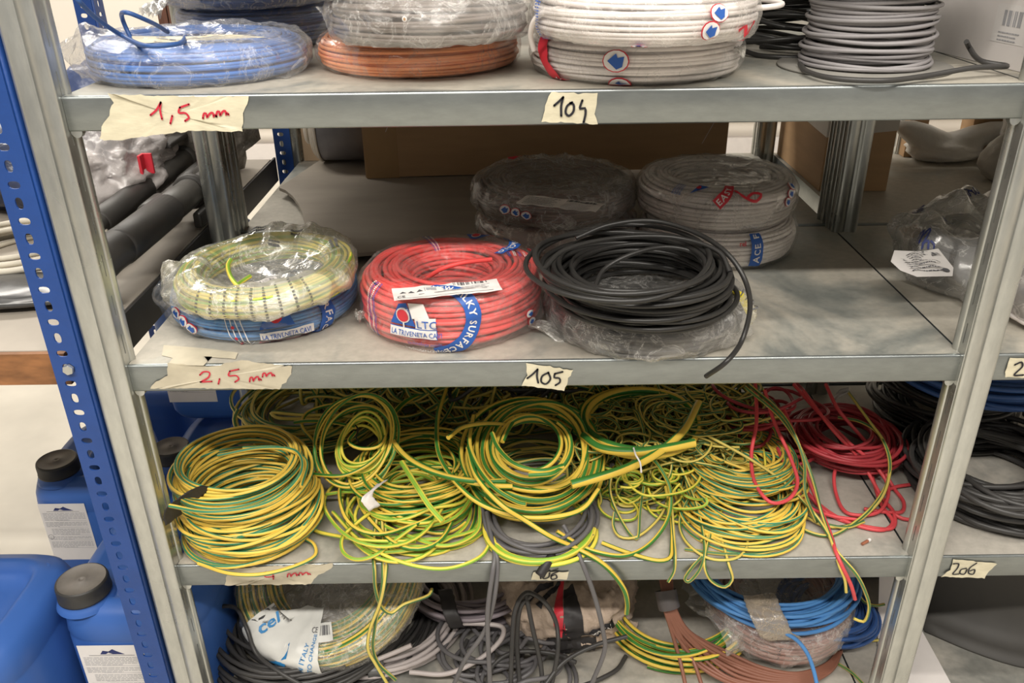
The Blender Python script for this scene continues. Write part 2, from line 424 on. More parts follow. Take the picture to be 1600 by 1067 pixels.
# ------------------------------------------------------------------ structure: floor, walls
b = MB(); b.box((-5, -3, ZF - .05), (5, 5, ZF)); struct(b.build('floor', m_floor))
b = MB(); b.box((-5, 3.9, ZF), (5, 4.0, 3.0)); struct(b.build('wall_back', m_wall))
b = MB(); b.box((-5, -3, ZF), (-4.9, 3.9, 3.0)); struct(b.build('wall_left', m_wall))
b = MB(); b.box((3.9, -3, ZF), (4.0, 3.9, 3.0)); struct(b.build('wall_right', m_wall))

# ------------------------------------------------------------------ shelving
def post_mb(x0, inner, y0, y1, zlo, zhi, back=False):
    """rolled C section: x0 is the slotted side, 'inner' = -1 if the section runs to the left of it, +1 right"""
    d = inner; mb = MB()
    # front face profile from slotted edge outwards
    pr = [(0, .0035), (.0012, .001), (.004, 0), (.0155, 0), (.0165, .0022), (.0185, .0022), (.0192, .0035), (.0202, .0022), (.0215, .0022), (.0228, .0006), (.0265, -.0006),
          (.034, -.0006), (.0378, .0008), (.0405, .0045), (.041, .009), (.041, y1 - y0 - .003), (.039, y1 - y0), (.031, y1 - y0)]
    zs = np.linspace(zlo, zhi, 12)
    P = np.array([[(x0 + d * a, y0 + c, z) for z in zs] for a, c in pr]); mb.grid(P, 0)
    D = y1 - y0
    # slotted side with a rib and a rolled back edge
    pitch, sl = .050, .026; ys = D * .42
    n = int((zhi - zlo) / pitch)
    def strip(ya, yb, xa, xb, za, zb): mb.add([(x0 + d * xa, y0 + ya, za), (x0 + d * xb, y0 + yb, za), (x0 + d * xb, y0 + yb, zb), (x0 + d * xa, y0 + ya, zb)], [(0, 1, 2, 3)], None, 0, False)
    strip(.0035, ys - .0009, 0, .0004, zlo, zhi); strip(ys + .0009, D * .62, .0004, .0004, zlo, zhi)
    for i in range(n):
        za = zlo + i * pitch; strip(ys - .0009, ys + .0009, .0004, .0004, za, za + pitch - sl)
    strip(ys - .0009, ys + .0009, .0004, .0004, zlo + n * pitch, zhi)
    pr2 = [(.0004, D * .62), (-.0012, D * .68), (-.0028, D * .8), (-.002, D * .93), (.001, D), (.009, D)]
    mb.grid(np.array([[(x0 + d * a, y0 + c, z) for z in zs] for a, c in pr2]), 0)
    return mb
def shelf_mb(x0, x1, y0, y1, z, notch=None):
    mb = MB(); t = .0014; r = .0022
    # front lip with a rolled top edge and a small return under it
    xs = np.linspace(x0, x1, 24); pr = [(r * 1.6, z), (r * .7, z - r * .15), (.0002, z - r * .6), (0, z - r * 1.5), (0, z - LIP + .002), (.0015, z - LIP), (.012, z - LIP)]
    mb.grid(np.array([[(x, y0 + a, c) for x in xs] for a, c in pr]), 1)
    ys = y0 + r * 1.6
    if notch:
        nx, ny = notch
        mb.add([(nx, ys, z), (x1, ys, z), (x1, y1, z), (nx, y1, z), (x0, ny, z), (nx, ny, z), (x0, y1, z)], [(0, 1, 2, 3), (4, 5, 3, 6)], None, 0, False)
    else:
        P = np.array([[(x, yy, z) for x in np.linspace(x0, x1, 12)] for yy in np.linspace(ys, y1, 8)]); mb.grid(P, 0, False)
    # side skirts and back skirt
    for X in (x0, x1):
        mb.add([(X, y0 if not notch or X == x1 else ny, z), (X, y1, z), (X, y1, z - LIP), (X, y0 if not notch or X == x1 else ny, z - LIP)], [(0, 1, 2, 3)], None, 1, False)
    mb.add([(x0, y1, z), (x1, y1, z), (x1, y1, z - LIP), (x0, y1, z - LIP)], [(0, 1, 2, 3)], None, 1, False)
    # stiffening rib under the plate
    ym = (y0 + y1) / 2
    mb.box((x0 + .01, ym - .02, z - .02), (x1 - .01, ym + .02, z - .002), 1)
    return mb
D1 = .468
def unit(loc_label, x0, x1, y0, y1, levels, posts, name='shelving_unit', notch=False, tops=None, mp=m_post):
    root = empty(name, ((x0 + x1) / 2, (y0 + y1) / 2, ZF), loc_label, 'shelving')
    for (px, d, ya, yb, mm) in posts:
        post_mb(px, d, ya, yb, ZF, 1.0).build('post', mm, root, True, solid=-.0012)
    sh = {}
    for k, z in enumerate(levels):
        nt_ = (x0 + .039, .03) if notch and y0 < .1 else None
        sh[z] = shelf_mb(x0, x1, y0, y1, z, nt_).build('shelf', [m_top6 if z < -.2 else m_top, m_lip], root, True)
    return root, sh
ZU = .635
main, mainsh = unit('galvanised steel shelving unit holding the cable coils, marked 104 and 105', 0, 1.0, 0, D1, [ZU, Z4, Z5, Z6, Z7],
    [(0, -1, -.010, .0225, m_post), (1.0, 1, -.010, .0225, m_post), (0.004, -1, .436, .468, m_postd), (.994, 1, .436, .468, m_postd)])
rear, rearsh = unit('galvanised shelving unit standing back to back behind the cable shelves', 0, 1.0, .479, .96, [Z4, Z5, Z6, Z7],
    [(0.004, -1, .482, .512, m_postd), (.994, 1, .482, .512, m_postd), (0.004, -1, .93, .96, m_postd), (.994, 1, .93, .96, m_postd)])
right, rightsh = unit('galvanised shelving unit to the right with the shelf marked 206', 1.003, 2.0, 0, D1, [ZU, Z4, Z5, Z6, Z7],
    [(2.04, -1, -.01, .0225, m_post), (2.04, -1, .436, .468, m_postd)], notch=True)
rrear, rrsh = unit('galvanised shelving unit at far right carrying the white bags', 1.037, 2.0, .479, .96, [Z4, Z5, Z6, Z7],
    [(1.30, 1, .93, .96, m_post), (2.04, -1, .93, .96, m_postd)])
# shelf brackets that hook into the posts
for z in (Z4, Z5, Z6):
    for x in (.0035, .9965):
        mb = MB(); t = np.linspace(0, PI, 9)
        c = np.array([(x, .004, z - LIP)]); s_ = 1 if x < .5 else -1
        V = [(x + s_ * (.006 - .006 * math.cos(a)) - s_ * .003, .0015, z - LIP - .007 * math.sin(a)) for a in t] + [(x + s_ * .003, .0015, z - LIP + .002)]
        n = len(V); V2 = [(a, .010, c_) for a, _, c_ in V]
        mb.add(V + V2, [list(range(n))[::-1], list(range(n, 2 * n))] + [(i, (i + 1) % n, n + (i + 1) % n, n + i) for i in range(n)], None, 0, False)
        bk = mb.build('bracket', m_post, mainsh[z])
        for v in bk.data.vertices: v.co = v.co - main.location

# ---- blue perforated rack at left
rack = empty('perforated_rack', (-.6, .47, ZF), 'blue perforated steel angle rack left of the silver post', 'rack')
def perf_mb(x0, x1, y, zlo, zhi, flange_to=None, phase=0, pitch=.0203, axis='x'):
    mb = MB(); n = int((zhi - zlo) / pitch); cx = (x0 + x1) / 2 - .002 * (1 if axis == 'x' else 0)
    for i in range(n):
        za, zb = zlo + i * pitch, zlo + (i + 1) * pitch; cz = (za + zb) / 2
        hx, hz = ((.0042, .0066) if (i + phase) % 2 else (.0066, .0042))
        nn = 16; t = np.linspace(0, 2 * PI, nn, endpoint=False) + PI / nn
        V = []; 
        for a in t:
            c_, s_ = math.cos(a), math.sin(a)
            sup = (abs(c_) ** 2.6 + abs(s_) ** 2.6) ** (-1 / 2.6); V.append((cx + hx * c_ * sup, y, cz + hz * s_ * sup))
        angc = [math.atan2(zz - cz, xx - cx) for xx, zz in ((x1, zb), (x0, zb), (x0, za), (x1, za))]
        for a in t:
            c_, s_ = math.cos(a), math.sin(a)
            k = min(((x1 if c_ > 0 else x0) - cx) / c_ if abs(c_) > 1e-6 else 9, ((zb if s_ > 0 else za) - cz) / s_ if abs(s_) > 1e-6 else 9)
            V.append((cx + c_ * k, y, cz + s_ * k))
        base = len(V); V += [(x1, y, zb), (x0, y, zb), (x0, y, za), (x1, y, za)]
        Fc = []
        def side(p): # which edge
            if abs(p[0] - x1) < 1e-7: return 0
            if abs(p[2] - zb) < 1e-7: return 1
            if abs(p[0] - x0) < 1e-7: return 2
            return 3
        for j in range(nn):
            j2 = (j + 1) % nn; f = [j, j2, nn + j2]; a, c = side(V[nn + j]), side(V[nn + j2])
            if a != c: f.append(base + {(0, 1): 0, (1, 2): 1, (2, 3): 2, (3, 0): 3}.get((a, c), 0))
            f.append(nn + j); Fc.append(f)
        if axis == 'y': V = [(y, a, c) for a, _, c in V]
        mb.add(V, Fc, None, 0, False)
    if flange_to is not None:
        r = .003
        P = [[(x1, y, z) for z in (zlo, zlo + n * pitch)], [(x1 + r * .7, y + r * .3, z) for z in (zlo, zlo + n * pitch)], [(x1 + r, y + r, z) for z in (zlo, zlo + n * pitch)], [(x1 + r, flange_to, z) for z in (zlo, zlo + n * pitch)]]
        mb.grid(np.array(P), 0)
    return mb
pp = .0203; zh0 = .003 - pp * 37.5
perf_mb(-.083, -.047, -.010, zh0, 1.0, .028, phase=0).build('post', m_blue, rack, True, solid=-.002)
for (X, Y, f) in ((-.012, .93, .933), (-.375, .93, .933), (-1.1, -.01, -.007)):
    perf_mb(X - .036, X, Y, ZF, 1.0, f).build('post', m_blue, rack, True, solid=-.002)
    if Y > 0: perf_mb(Y + .003, Y + .045, X + .003, ZF, 1.0, axis='y').build('post_flange', m_blue, rack, True, solid=.002)
# rear post standing beyond the top shelf, seen flange on
RZ = .016
mb = MB(); mb.box((-1.1, .012, RZ - .016), (-.052, .90, RZ), 0); mb.build('shelf', m_dshelf, rack, True, bevel=.001)
mb = MB(); mb.box((-1.1, .004, RZ - .043), (-.075, .011, RZ - .001), 0); mb.build('front_beam', m_wood, rack, True)
mb = MB(); mb.box((-.051, .03, RZ - .052), (-.047, .92, RZ - .001), 0); mb.build('side_beam', m_dark, rack, True)
# hex bolt
mb = MB(); cx, cz = -.0632, .0035; t = np.arange(6) * PI / 3 + .3
for (y0, y1, r) in ((-.012, -.0105, .0078), (-.0175, -.012, .0066)):
    V = [(cx + r * math.cos(a), y1, cz + r * math.sin(a)) for a in t] + [(cx + r * math.cos(a), y0, cz + r * math.sin(a)) for a in t]
    mb.add(V, [tuple(range(6)), tuple(range(11, 5, -1))] + [(i, 6 + i, 6 + (i + 1) % 6, (i + 1) % 6) for i in range(6)], None, 0, False)
mb.build('bolt', m_post, rack, True, bevel=.0008)
# ------------------------------------------------------------------ cable coils in film
def sup_profile(Ri, Ro, H, n_exp=3.0, k=400):
    """rounded-rectangle cross-section of a coil, starting at the inner top edge and running outwards and down"""
    cr, cz, a, c = (Ri + Ro) / 2, H / 2, (Ro - Ri) / 2, H / 2
    t = np.linspace(PI * .75, PI * .75 - 2 * PI, k)
    ct, st = np.cos(t), np.sin(t)
    return np.c_[cr + a * np.sign(ct) * np.abs(ct) ** (2 / n_exp), cz + c * np.sign(st) * np.abs(st) ** (2 / n_exp)]
def windings_mb(Ri, Ro, H, wr, rng, jit=.5, seg=84, inner=True, sides=6, skip_bottom=True):
    mb = MB()
    for layer in range(2 if inner else 1):
        o = wr + layer * wr * 1.8
        pr = sup_profile(Ri + o, Ro - o, H - 2 * o, 3.2); pr[:, 1] += o
        L = np.concatenate([[0], np.cumsum(np.linalg.norm(np.diff(pr, axis=0), axis=1))])
        n = int(L[-1] / (wr * 2.02))
        for i in range(n):
            d = (i + rng.uniform(-.12, .12)) * L[-1] / n; r0 = np.interp(d, L, pr[:, 0]); z0 = np.interp(d, L, pr[:, 1])
            if skip_bottom and z0 < o * 1.05 and Ri + .012 < r0 < Ro - .012: continue
            th = np.linspace(0, 2 * PI, seg, endpoint=False) + rng.uniform(0, .1)
            p1, p2, p3 = rng.uniform(0, 2 * PI, 3)
            r = r0 + wr * jit * (np.sin(th + p1) * .8 + .5 * np.sin(3 * th + p2)); z = np.maximum(wr, z0 + wr * jit * (np.sin(th + p3) + .5 * np.sin(2 * th + p1)))
            mb.tube(np.c_[r * np.cos(th), r * np.sin(th), z], wr, sides, closed=True, roll=rng.uniform(0, 6))
    return mb
class Surf:
    """film surface round a coil: P(theta, v) with v metres along the section from the outer top edge (positive down the side)"""
    def __init__(s, Ri, Ro, H, off=.0015, crinkle=.003, seed=0, sag=.3, scale=28, drum=True, bulge=None, **_k):
        s.seed, s.cr, s.scale = seed, crinkle, scale; s.bulge = bulge or []
        o = off; Hs = H + o
        pr = [(.0002, Hs * (1 - sag)), (Ri * .5, Hs * (1 - sag * .95)), (Ri * .85, Hs * (1 - sag * .55)), (Ri + .008, Hs - .002), (Ri + (Ro - Ri) * .4, Hs + .0005), (Ro - .016, Hs - .0005), (Ro - .004, Hs - .006),
              (Ro + o, Hs - .016), (Ro + o + .001, H * .5), (Ro + o - .001, .012), (Ro - .006, .003), (Ro - .018, .0012), (Ri + .01, .001), (Ri * .8, .0035), (.0002, .004)]
        P = spline(np.array([(a, 0, c) for a, c in pr]), .002)[:, [0, 2]]
        P[:, 1] = np.maximum(P[:, 1], .0008)
        s.L = np.concatenate([[0], np.cumsum(np.linalg.norm(np.diff(P, axis=0), axis=1))]); s.P = P
        s.v0 = s.L[np.argmin(np.abs(P[:, 0] - (Ro - .004)) + np.abs(P[:, 1] - (Hs - .006)))]
        T = np.gradient(P, axis=0); T /= np.linalg.norm(T, axis=1)[:, None] + 1e-9; s.Nn = np.c_[-T[:, 1], T[:, 0]]; s.Ro = Ro; s.H = H
    def at(s, th, v, lift=0.):
        l = min(max(v + s.v0, 0), s.L[-1]); r = np.interp(l, s.L, s.P[:, 0]); z = np.interp(l, s.L, s.P[:, 1]); nr = np.interp(l, s.L, s.Nn[:, 0]); nz = np.interp(l, s.L, s.Nn[:, 1])
        c, q = math.cos(th), math.sin(th); sc = s.scale
        k = noise.noise(Vector((r * c * sc + s.seed, r * q * sc, z * sc * 1.4))); k2 = noise.noise(Vector((r * c * sc * 3, r * q * sc * 3 + s.seed, z * sc * 3)))
        d = s.cr * ((1 - abs(k) * 3) * .6 + .35 * abs(k2) * 2); d = max(d, 0) * min(1, r / .02)
        for (bt, bv, bw, bh) in s.bulge:   # a gathered tuft of loose film
            dt = (th - bt + PI) % (2 * PI) - PI; g = math.exp(-((dt * s.Ro) ** 2 + (v - bv) ** 2) / bw ** 2); d += bh * g * (1 + .5 * k2 * 3)
        d += lift; z += nz * d
        return np.array([(r + nr * d) * c, (r + nr * d) * q, max(z, .0005 + lift * .5)])
    def mesh(s, nt=150, nv=64):
        L = np.linspace(0, s.L[-1], nv) - s.v0
        mb = MB(); mb.grid(np.array([[s.at(2 * PI * i / nt, v) for v in L] for i in range(nt)]), 0, True, closed_u=True)
        return mb
def coil(label, loc, Ro, H, wr, mat, Ri=None, filmm=None, rot=(0, 0, 0), seed=1, group=None, crinkle=.003, sag=.3, jit=.5, bulge=None, name='cable_coil', seg=84, off=.0015, cat='cable coil', nt=150, scale=28):
    rng = np.random.default_rng(seed); Ri = Ri or Ro * .52
    root = empty(name, loc, label, cat, group, rot)
    windings_mb(Ri, Ro, H, wr, rng, jit, seg).build('windings', mat, root)
    sf = Surf(Ri, Ro, H, off, crinkle, seed * 3.7, sag, scale=scale, bulge=bulge)
    if filmm: sf.mesh(nt).build('plastic_wrap', filmm, root)
    return root, sf
def on_surf(sf, th0, v0=0., lift=.0008, flip=1):
    """print frame on a film surface: x runs anticlockwise (to the right seen from in front), y runs up"""
    def fn(x, y, l): return sf.at(th0 + x / sf.Ro, v0 - y, lift + l * .0007)
    return fn
def oval_marks(root, sf, th, v, n=3, rot=0., size=.007, gap=.017, tilt=0.):
    """small printed ovals with a red ring and a dark blue arrow"""
    p = Print(on_surf(sf, th, v))
    for i in range(n):
        x, y = i * gap * math.cos(tilt), i * gap * math.sin(tilt)
        p.disc(x, y, size * 1.08, size * .86, c_redp, 1, rot=rot); p.disc(x, y, size * .98, size * .76, m_paper, 2)
        s_ = size * .66
        p.poly([(x - s_, y), (x, y + s_ * .8), (x + s_ * .2, y + s_ * .35), (x + s_, y + s_ * .5), (x + s_ * .8, y - s_ * .6), (x + s_ * .1, y - s_ * .9)], m_pblue, 3)
    return p.build('printed_mark', root)
c_redp = simple('red_print', (.62, .03, .05), .5, var=.03)
m_pblue = simple('blue_print', (.02, .10, .40), .5, var=.03)
def paper(root, fn, wd, ht, seed=0, bar=True, name='paper_label', big=False, extra=None):
    rng = random.Random(seed); p = Print(fn)
    p.rect(0, 0, wd, ht, m_paper, 0, .004)
    if bar: p.barcode(wd * .55, ht * .72, wd * .92, ht * .92, m_ink, 1, rng)
    p.lines(wd * .06, ht * .1, wd * .5, ht * .9, 7, m_ink, 1, rng, .3); p.lines(wd * .55, ht * .08, wd * .94, ht * .62, 6, m_inkg, 1, rng, .3)
    if extra: extra(p)
    return p.build(name, root)
def loose(root, pts, wr, mat, sides=8, name='loose_end', world=True, step=.004, tw=0):
    mb = MB(); mb.tube(spline(pts, step), wr, sides, twist=tw); return mb.build(name, mat, root, world)
def gather(root, P, D, Ln, wd, mat, seed=0, name='film_tuft'):
    """a crumpled tail of film sticking out from P in direction D (local space)"""
    rng = np.random.default_rng(seed); D = np.array(D, float); D /= np.linalg.norm(D); Sx = np.cross(D, [0, 0, 1.]); Sx /= np.linalg.norm(Sx)
    G = []
    for i in range(10):
        t = i / 9; row = []
        for j in range(17):
            s_ = j / 8 - 1; wv = wd * (.3 + .7 * t) * s_
            row.append(np.array(P) + D * Ln * t + Sx * wv + np.array([0, 0, .004 * math.sin(j * 2.4 + t * 5) * (.4 + t) + rng.normal(0, .0008) - .3 * Ln * t * t]))
        G.append(row)
    mb = MB(); mb.grid(np.array(G), 0); return mb.build(name, mat, root)

def place(xl, xr, yb, z, H): return fit_circle(xl, xr, yb, z, z + H * .5)

# ===== top shelf (104) =====
G4 = 'film wrapped cable coils on the 104 shelf'
cx, cy, R = place(131, 482, 142, Z4, .04)
bl4, sf = coil('blue cable coil in clear film at the left end of the top shelf', (cx, cy, Z4), R * .985, .041, .0024, c_blue, R * .5, f_haze, seed=3, group=G4, crinkle=.005, sag=.2, off=.003,
               bulge=[(-2.9, .012, .03, .012), (-.35, .03, .02, .008)])
def fn(x, y, l): return sf.at(-PI / 2 + (x) / (R * .75) + .2, -.016 - y, .0022 + l * .0004)
p = Print(fn); p.poly([(-.045, -.004), (.075, -.012), (.06, .028), (.035, .04), (-.03, .036), (-.062, .012)], m_tape, 0); p.lines(-.03, .004, .04, .03, 4, m_inkg, 1, random.Random(4)); p.build('paper_sheet', bl4)
T = Z4 + .045
loose(bl4, [at_z(118, -30, T + .05), at_z(122, 0, T + .05), at_z(150, 28, T + .03), at_z(190, 55, T + .008), at_z(235, 72, T + .003), at_z(275, 69, T + .003), at_z(290, 58, T + .002)], .0024, c_dblue)
loose(bl4, [at_z(262, 50, T + .002), at_z(232, 33, T + .022), at_z(200, 20, T + .032), at_z(192, 32, T + .02), at_z(205, 60, T + .002), at_z(225, 72, T + .002)], .0024, c_dblue)

cx, cy, R = place(497, 810, 126, Z4, .045)
og, sf = coil('orange cable coil in torn clear film under a brownish grey coil', (cx, cy, Z4), R, .038, .0023, c_orange, R * .5, f_clear, seed=5, group=G4, crinkle=.004, bulge=[(-1.9, .038, .03, .004)])
cx2, cy2, R2 = place(515, 824, 77, Z4 + .041, .045)
g1, sf = coil('brownish grey cable coil stacked on the orange coil, crinkled film', (cx2, cy2 + .0, Z4 + .0405), R2, .046, .0023, c_grey, R2 * .5, f_haze, seed=6, group=G4, crinkle=.006, jit=.8, off=.003)
p = Print(on_surf(sf, -PI / 2 - .12, .016)); p.disc(0, 0, .0022, .0022, m_white, 1); p.disc(0, 0, .0011, .0011, m_card, 2); p.build('cut_end', g1)
g2, sf = coil('uppermost crinkled grey coil over the orange coil, partly out of the frame', (cx2 - .045, cy2 + .03, Z4 + .089), R2 * .97, .045, .0023, c_grey, R2 * .5, f_milk, seed=8, group=G4, crinkle=.008, off=.004)
gather(g2, (R2 * .1, -R2 * .93, .018), (.3, -1, .2), .03, .035, f_milk, 3)

cx, cy, R = place(832, 1160, 137, Z4, .05)
w1, sf = coil('lower white cable coil with a red printed band on its left side', (cx, cy, Z4), R, .044, .0024, c_white, R * .5, f_clear, seed=9, group=G4, crinkle=.003)
q = Print(on_surf(sf, -PI + .42, 0)); q.ribbon([(-.012, .022), (.0, -.004), (.012, -.022), (.032, -.05)], .016, c_redp); q.build('printed_band', w1)
p = Print(on_surf(sf, -PI + .42, 0)); 
P_, T_ = p.ribbon([(.024, -.036), (.036, -.052)], .001, c_redp, 1); p.text('LTC', .0255, -.052, .009, m_paper, 3, .01, 1.1); p.build('printed_text', w1)
oval_marks(w1, sf, -PI / 2 - .30, .015, 1, size=.0125); oval_marks(w1, sf, -PI / 2 - .27, .041, 1, size=.012)
gather(w1, (R * .8, -R * .6, .03), (1, -.3, .1), .012, .012, f_milk, 9)
cx2, cy2, R2 = place(834, 1184, 78, Z4 + .0455, .05)
w2, sf = coil('upper white cable coil on the white coil, loose white lead looped over it', (cx2, cy2, Z4 + .046), R2, .047, .0024, c_white, R2 * .5, f_haze, seed=10, group=G4, crinkle=.004)
oval_marks(w2, sf, -PI / 2 + .40, .028, 2, size=.0095, gap=.017, tilt=1.0); oval_marks(w2, sf, -PI / 2 - .17, .048, 1, size=.008)
p = Print(on_surf(sf, -PI / 2 + .85, .034)); p.ribbon([(-.012, .002), (-.004, .006), (0, -.002), (.006, .004), (.014, .008)], .004, c_redp); p.ribbon([(.002, -.012), (.008, .0), (.01, .01)], .003, c_redp); p.build('printed_band', w2)
p = Print(on_surf(sf, -PI + .30, .0))
for k in range(3): p.lines(-.004 + k * .005, -.05, 0.0 + k * .005, .012, 24, m_pblue, 1, random.Random(k), .5)
p.build('printed_text', w2)
T = Z4 + .105
loose(w2, [at_y(834, 78, .06), at_y(829, 55, .05), at_y(838, 28, .03), at_y(870, 14, .004), at_y(940, 9, -.012), at_y(1040, 13, -.014), at_y(1130, 13, -.002), at_y(1190, 12, .03), at_y(1222, 7, .06), at_y(1205, 1, .10), at_y(1150, -4, .14)], .0029, c_white)

# back blue coils on the top shelf
G4b = 'dark blue coils at the back of the top shelf'
for i, (xl, xr, yb, z, lab, fm) in enumerate([(300, 520, 88, Z4, 'lower dark blue coil behind the left blue coil, lowest of the back pair', None), (280, 512, 52, Z4 + .054, 'upper dark blue coil behind the left blue coil, whitish film on its left', f_haze)]):
    cc = place(xl, xr, 100, Z4, .05); Rb = .116; c0 = at_y((xl + xr) / 2 + 2, 70, .42)
    k, sf = coil(lab, (c0[0] + .01 * i, .42 - .02 * i, z), Rb, .053, .0026, c_dblue, Rb * .5, fm or f_clear, seed=12 + i, group=G4b, crinkle=.005, nt=110)
    if i:
        oval_marks(k, sf, -PI / 2 - .28, .012, 3, size=.009, gap=.016); gather(k, (-Rb * .8, -Rb * .6, .012), (-.7, -.6, -.2), .03, .04, f_milk, 21)

# coils only seen at the very top edge
kk, sf = coil('small red coil in film at the back between the grey and white stacks', (.60, .42, Z4), .10, .06, .0026, c_redd, .05, f_haze, seed=15, crinkle=.006, nt=90)
kk.location.z = Z4; kk2, sf = coil('second red coil lying on the small red one at the back', (.61, .42, Z4 + .063), .105, .05, .0026, c_redd, .05, f_milk, seed=16, crinkle=.007, nt=90)

# ===== cable spool =====
cx, cy, Rf = place(1213, 1492, 127, Z4, .002)
sp = empty('cable_spool', (cx, cy, Z4), 'grey cable wound on a flanged spool near the right of the top shelf', 'spool')
Hs = .098
mb = MB()
tt = np.linspace(0, 2 * PI, 97)[:-1]
def disc(mb, r, z0, z1, hole=.02):
    pr = [(hole, z1), (r * .6, z1), (r - .001, z1), (r, (z0 + z1) / 2), (r - .001, z0), (hole, z0)]
    mb.grid(np.array([[(a * math.cos(t), a * math.sin(t), z) for a, z in pr] for t in tt]), 0, True, closed_u=True, closed_v=True)
disc(mb, Rf, .0005, .003); mb.build('bottom_flange', simple('grey_spool_plastic', (.24, .23, .21), .5), sp)
mb = MB(); disc(mb, Rf, Hs, Hs + .0025); mb.build('top_flange', bpy.data.materials['grey_spool_plastic'], sp)
rng = np.random.default_rng(40); mb = MB(); wr = .0023
for layer, Rr in ((0, Rf * .70), (1, Rf * .655)):
    n = int((Hs - .004) / (2 * wr * .98))
    for i in range(n):
        z0 = .003 + wr + i * 2 * wr * .98; r0 = Rr - wr + .0025 * math.sin(i * 1.9) + (.004 * (1 - i / n))
        a1, a2 = rng.uniform(0, 6.28, 2); th = tt
        z = z0 + wr * (.9 * np.sin(th + a1) + .5 * np.sin(2 * th + a2)); r = r0 + wr * .7 * np.sin(th + a2)
        mb.tube(np.c_[r * np.cos(th), r * np.sin(th), np.clip(z, .003 + wr, Hs - wr)], wr, 8, closed=True)
mb.build('windings', c_spool, sp)
mb = MB(); pr = [(Rf * .55, .002), (Rf * .55, Hs)]; mb.grid(np.array([[(a * math.cos(t), a * math.sin(t), z) for a, z in pr] for t in tt]), 0, True, closed_u=True); mb.build('hub', bpy.data.materials['grey_spool_plastic'], sp)
loose(sp, [at_z(1250, 100, Z4 + .006), at_z(1262, 112, Z4 + .006), at_z(1300, 122, Z4 + .006), at_z(1380, 126, Z4 + .006), at_z(1450, 118, Z4 + .007), at_z(1520, 106, Z4 + .012), at_z(1573, 103, Z4 + .010), at_z(1535, 96, Z4 + .012), at_z(1515, 75, Z4 + .02), at_z(1510, 65, Z4 + .028)], .0029, c_bk2)

# white boxes at right of the top shelf
def carton(name, label, corners, h, z, mat, cat='box', group=None, flaps=True, seedt=0, lid=None, parts=None):
    """box from three ground corners (front-left, front-right, back-right)"""
    A, B_, C_ = [np.array(q[:2]) for q in corners]; D_ = A + (C_ - B_)
    c = (A + C_) / 2; root = empty(name, (c[0], c[1], z), label, cat, group)
    def V(P, zz): return [P[0], P[1], zz]
    mb = MB(); n = 6
    ring = []
    for P, Q in ((A, B_), (B_, C_), (C_, D_), (D_, A)):
        for t in np.linspace(0, 1, n, endpoint=False): ring.append(P + (Q - P) * t)
    ring = np.array(ring); nz = 5; rng = random.Random(seedt)
    G = [[(x, y, z + .0005 + h * k / (nz - 1)) for (x, y) in ring] for k in range(nz)]
    mb.grid(np.array(G), 0, False, closed_v=True)
    m = len(ring); mb.add([V(P, z + h) for P in (A, B_, C_, D_)], [(0, 1, 2, 3)], None, 0, False); mb.add([V(P, z + .0005) for P in (A, B_, C_, D_)], [(3, 2, 1, 0)], None, 0, False)
    o = mb.build('body', mat, root, True)
    if flaps:
        mb = MB()
        M1, M2 = (A + D_) / 2, (B_ + C_) / 2; e = .0012
        X = (B_ - A) / np.linalg.norm(B_ - A); Y = (D_ - A) / np.linalg.norm(D_ - A)
        for P, Q, R_, T_ in ((A, B_, M2 - Y * .001, M1 - Y * .001), (M1 + Y * .001, M2 + Y * .001, C_, D_)):
            V8 = [V(P, z + h), V(Q, z + h), V(R_, z + h), V(T_, z + h), V(P, z + h + .003), V(Q, z + h + .003), V(R_, z + h + .003), V(T_, z + h + .003)]
            mb.add(V8, [(3, 2, 1, 0), (4, 5, 6, 7), (0, 1, 5, 4), (1, 2, 6, 5), (2, 3, 7, 6), (3, 0, 4, 7)], None, 0, False)
        mb.build('lid_flaps', mat, root, True)
    return root, A, B_, C_, D_
A = at_z(1450, 78, Z4); B_ = at_z(1593, 113, Z4)
ab = (B_ - A)[:2]; perp = np.array([-ab[1], ab[0]]) / np.linalg.norm(ab) * .16
wbx, A_, B2, C2, D2 = carton('white_box', 'white cardboard box with a barcode at the right end of the top shelf', [A, B_, np.append(B_[:2] + perp, 0)], .098, Z4, m_white)
X = np.append((B2 - A_) / np.linalg.norm(B2 - A_), 0); 
fnb = plane_fn((*A_, Z4), X, (0, 0, 1), None, .0004)
p = Print(fnb); Lb = np.linalg.norm(B2 - A_)
ql = lambda px, py: None
p.rect(Lb * .66, .026, Lb * .97, .066, m_paper, 1); p.barcode(Lb * .74, .044, Lb * .92, .060, m_inkg, 2, random.Random(3), 22); p.lines(Lb * .72, .028, Lb * .93, .040, 3, m_inkg, 2, random.Random(5)); p.build('printed_label', wbx, True)
carton('white_box', 'white cardboard box lying on top of the barcode box', [np.append(A_ + perp * .3 + X[:2] * .002, 0), np.append(B2 + perp * .3 + X[:2] * .004, 0), np.append(B2 + perp * 1.2, 0)], .06, Z4 + .102, m_white)

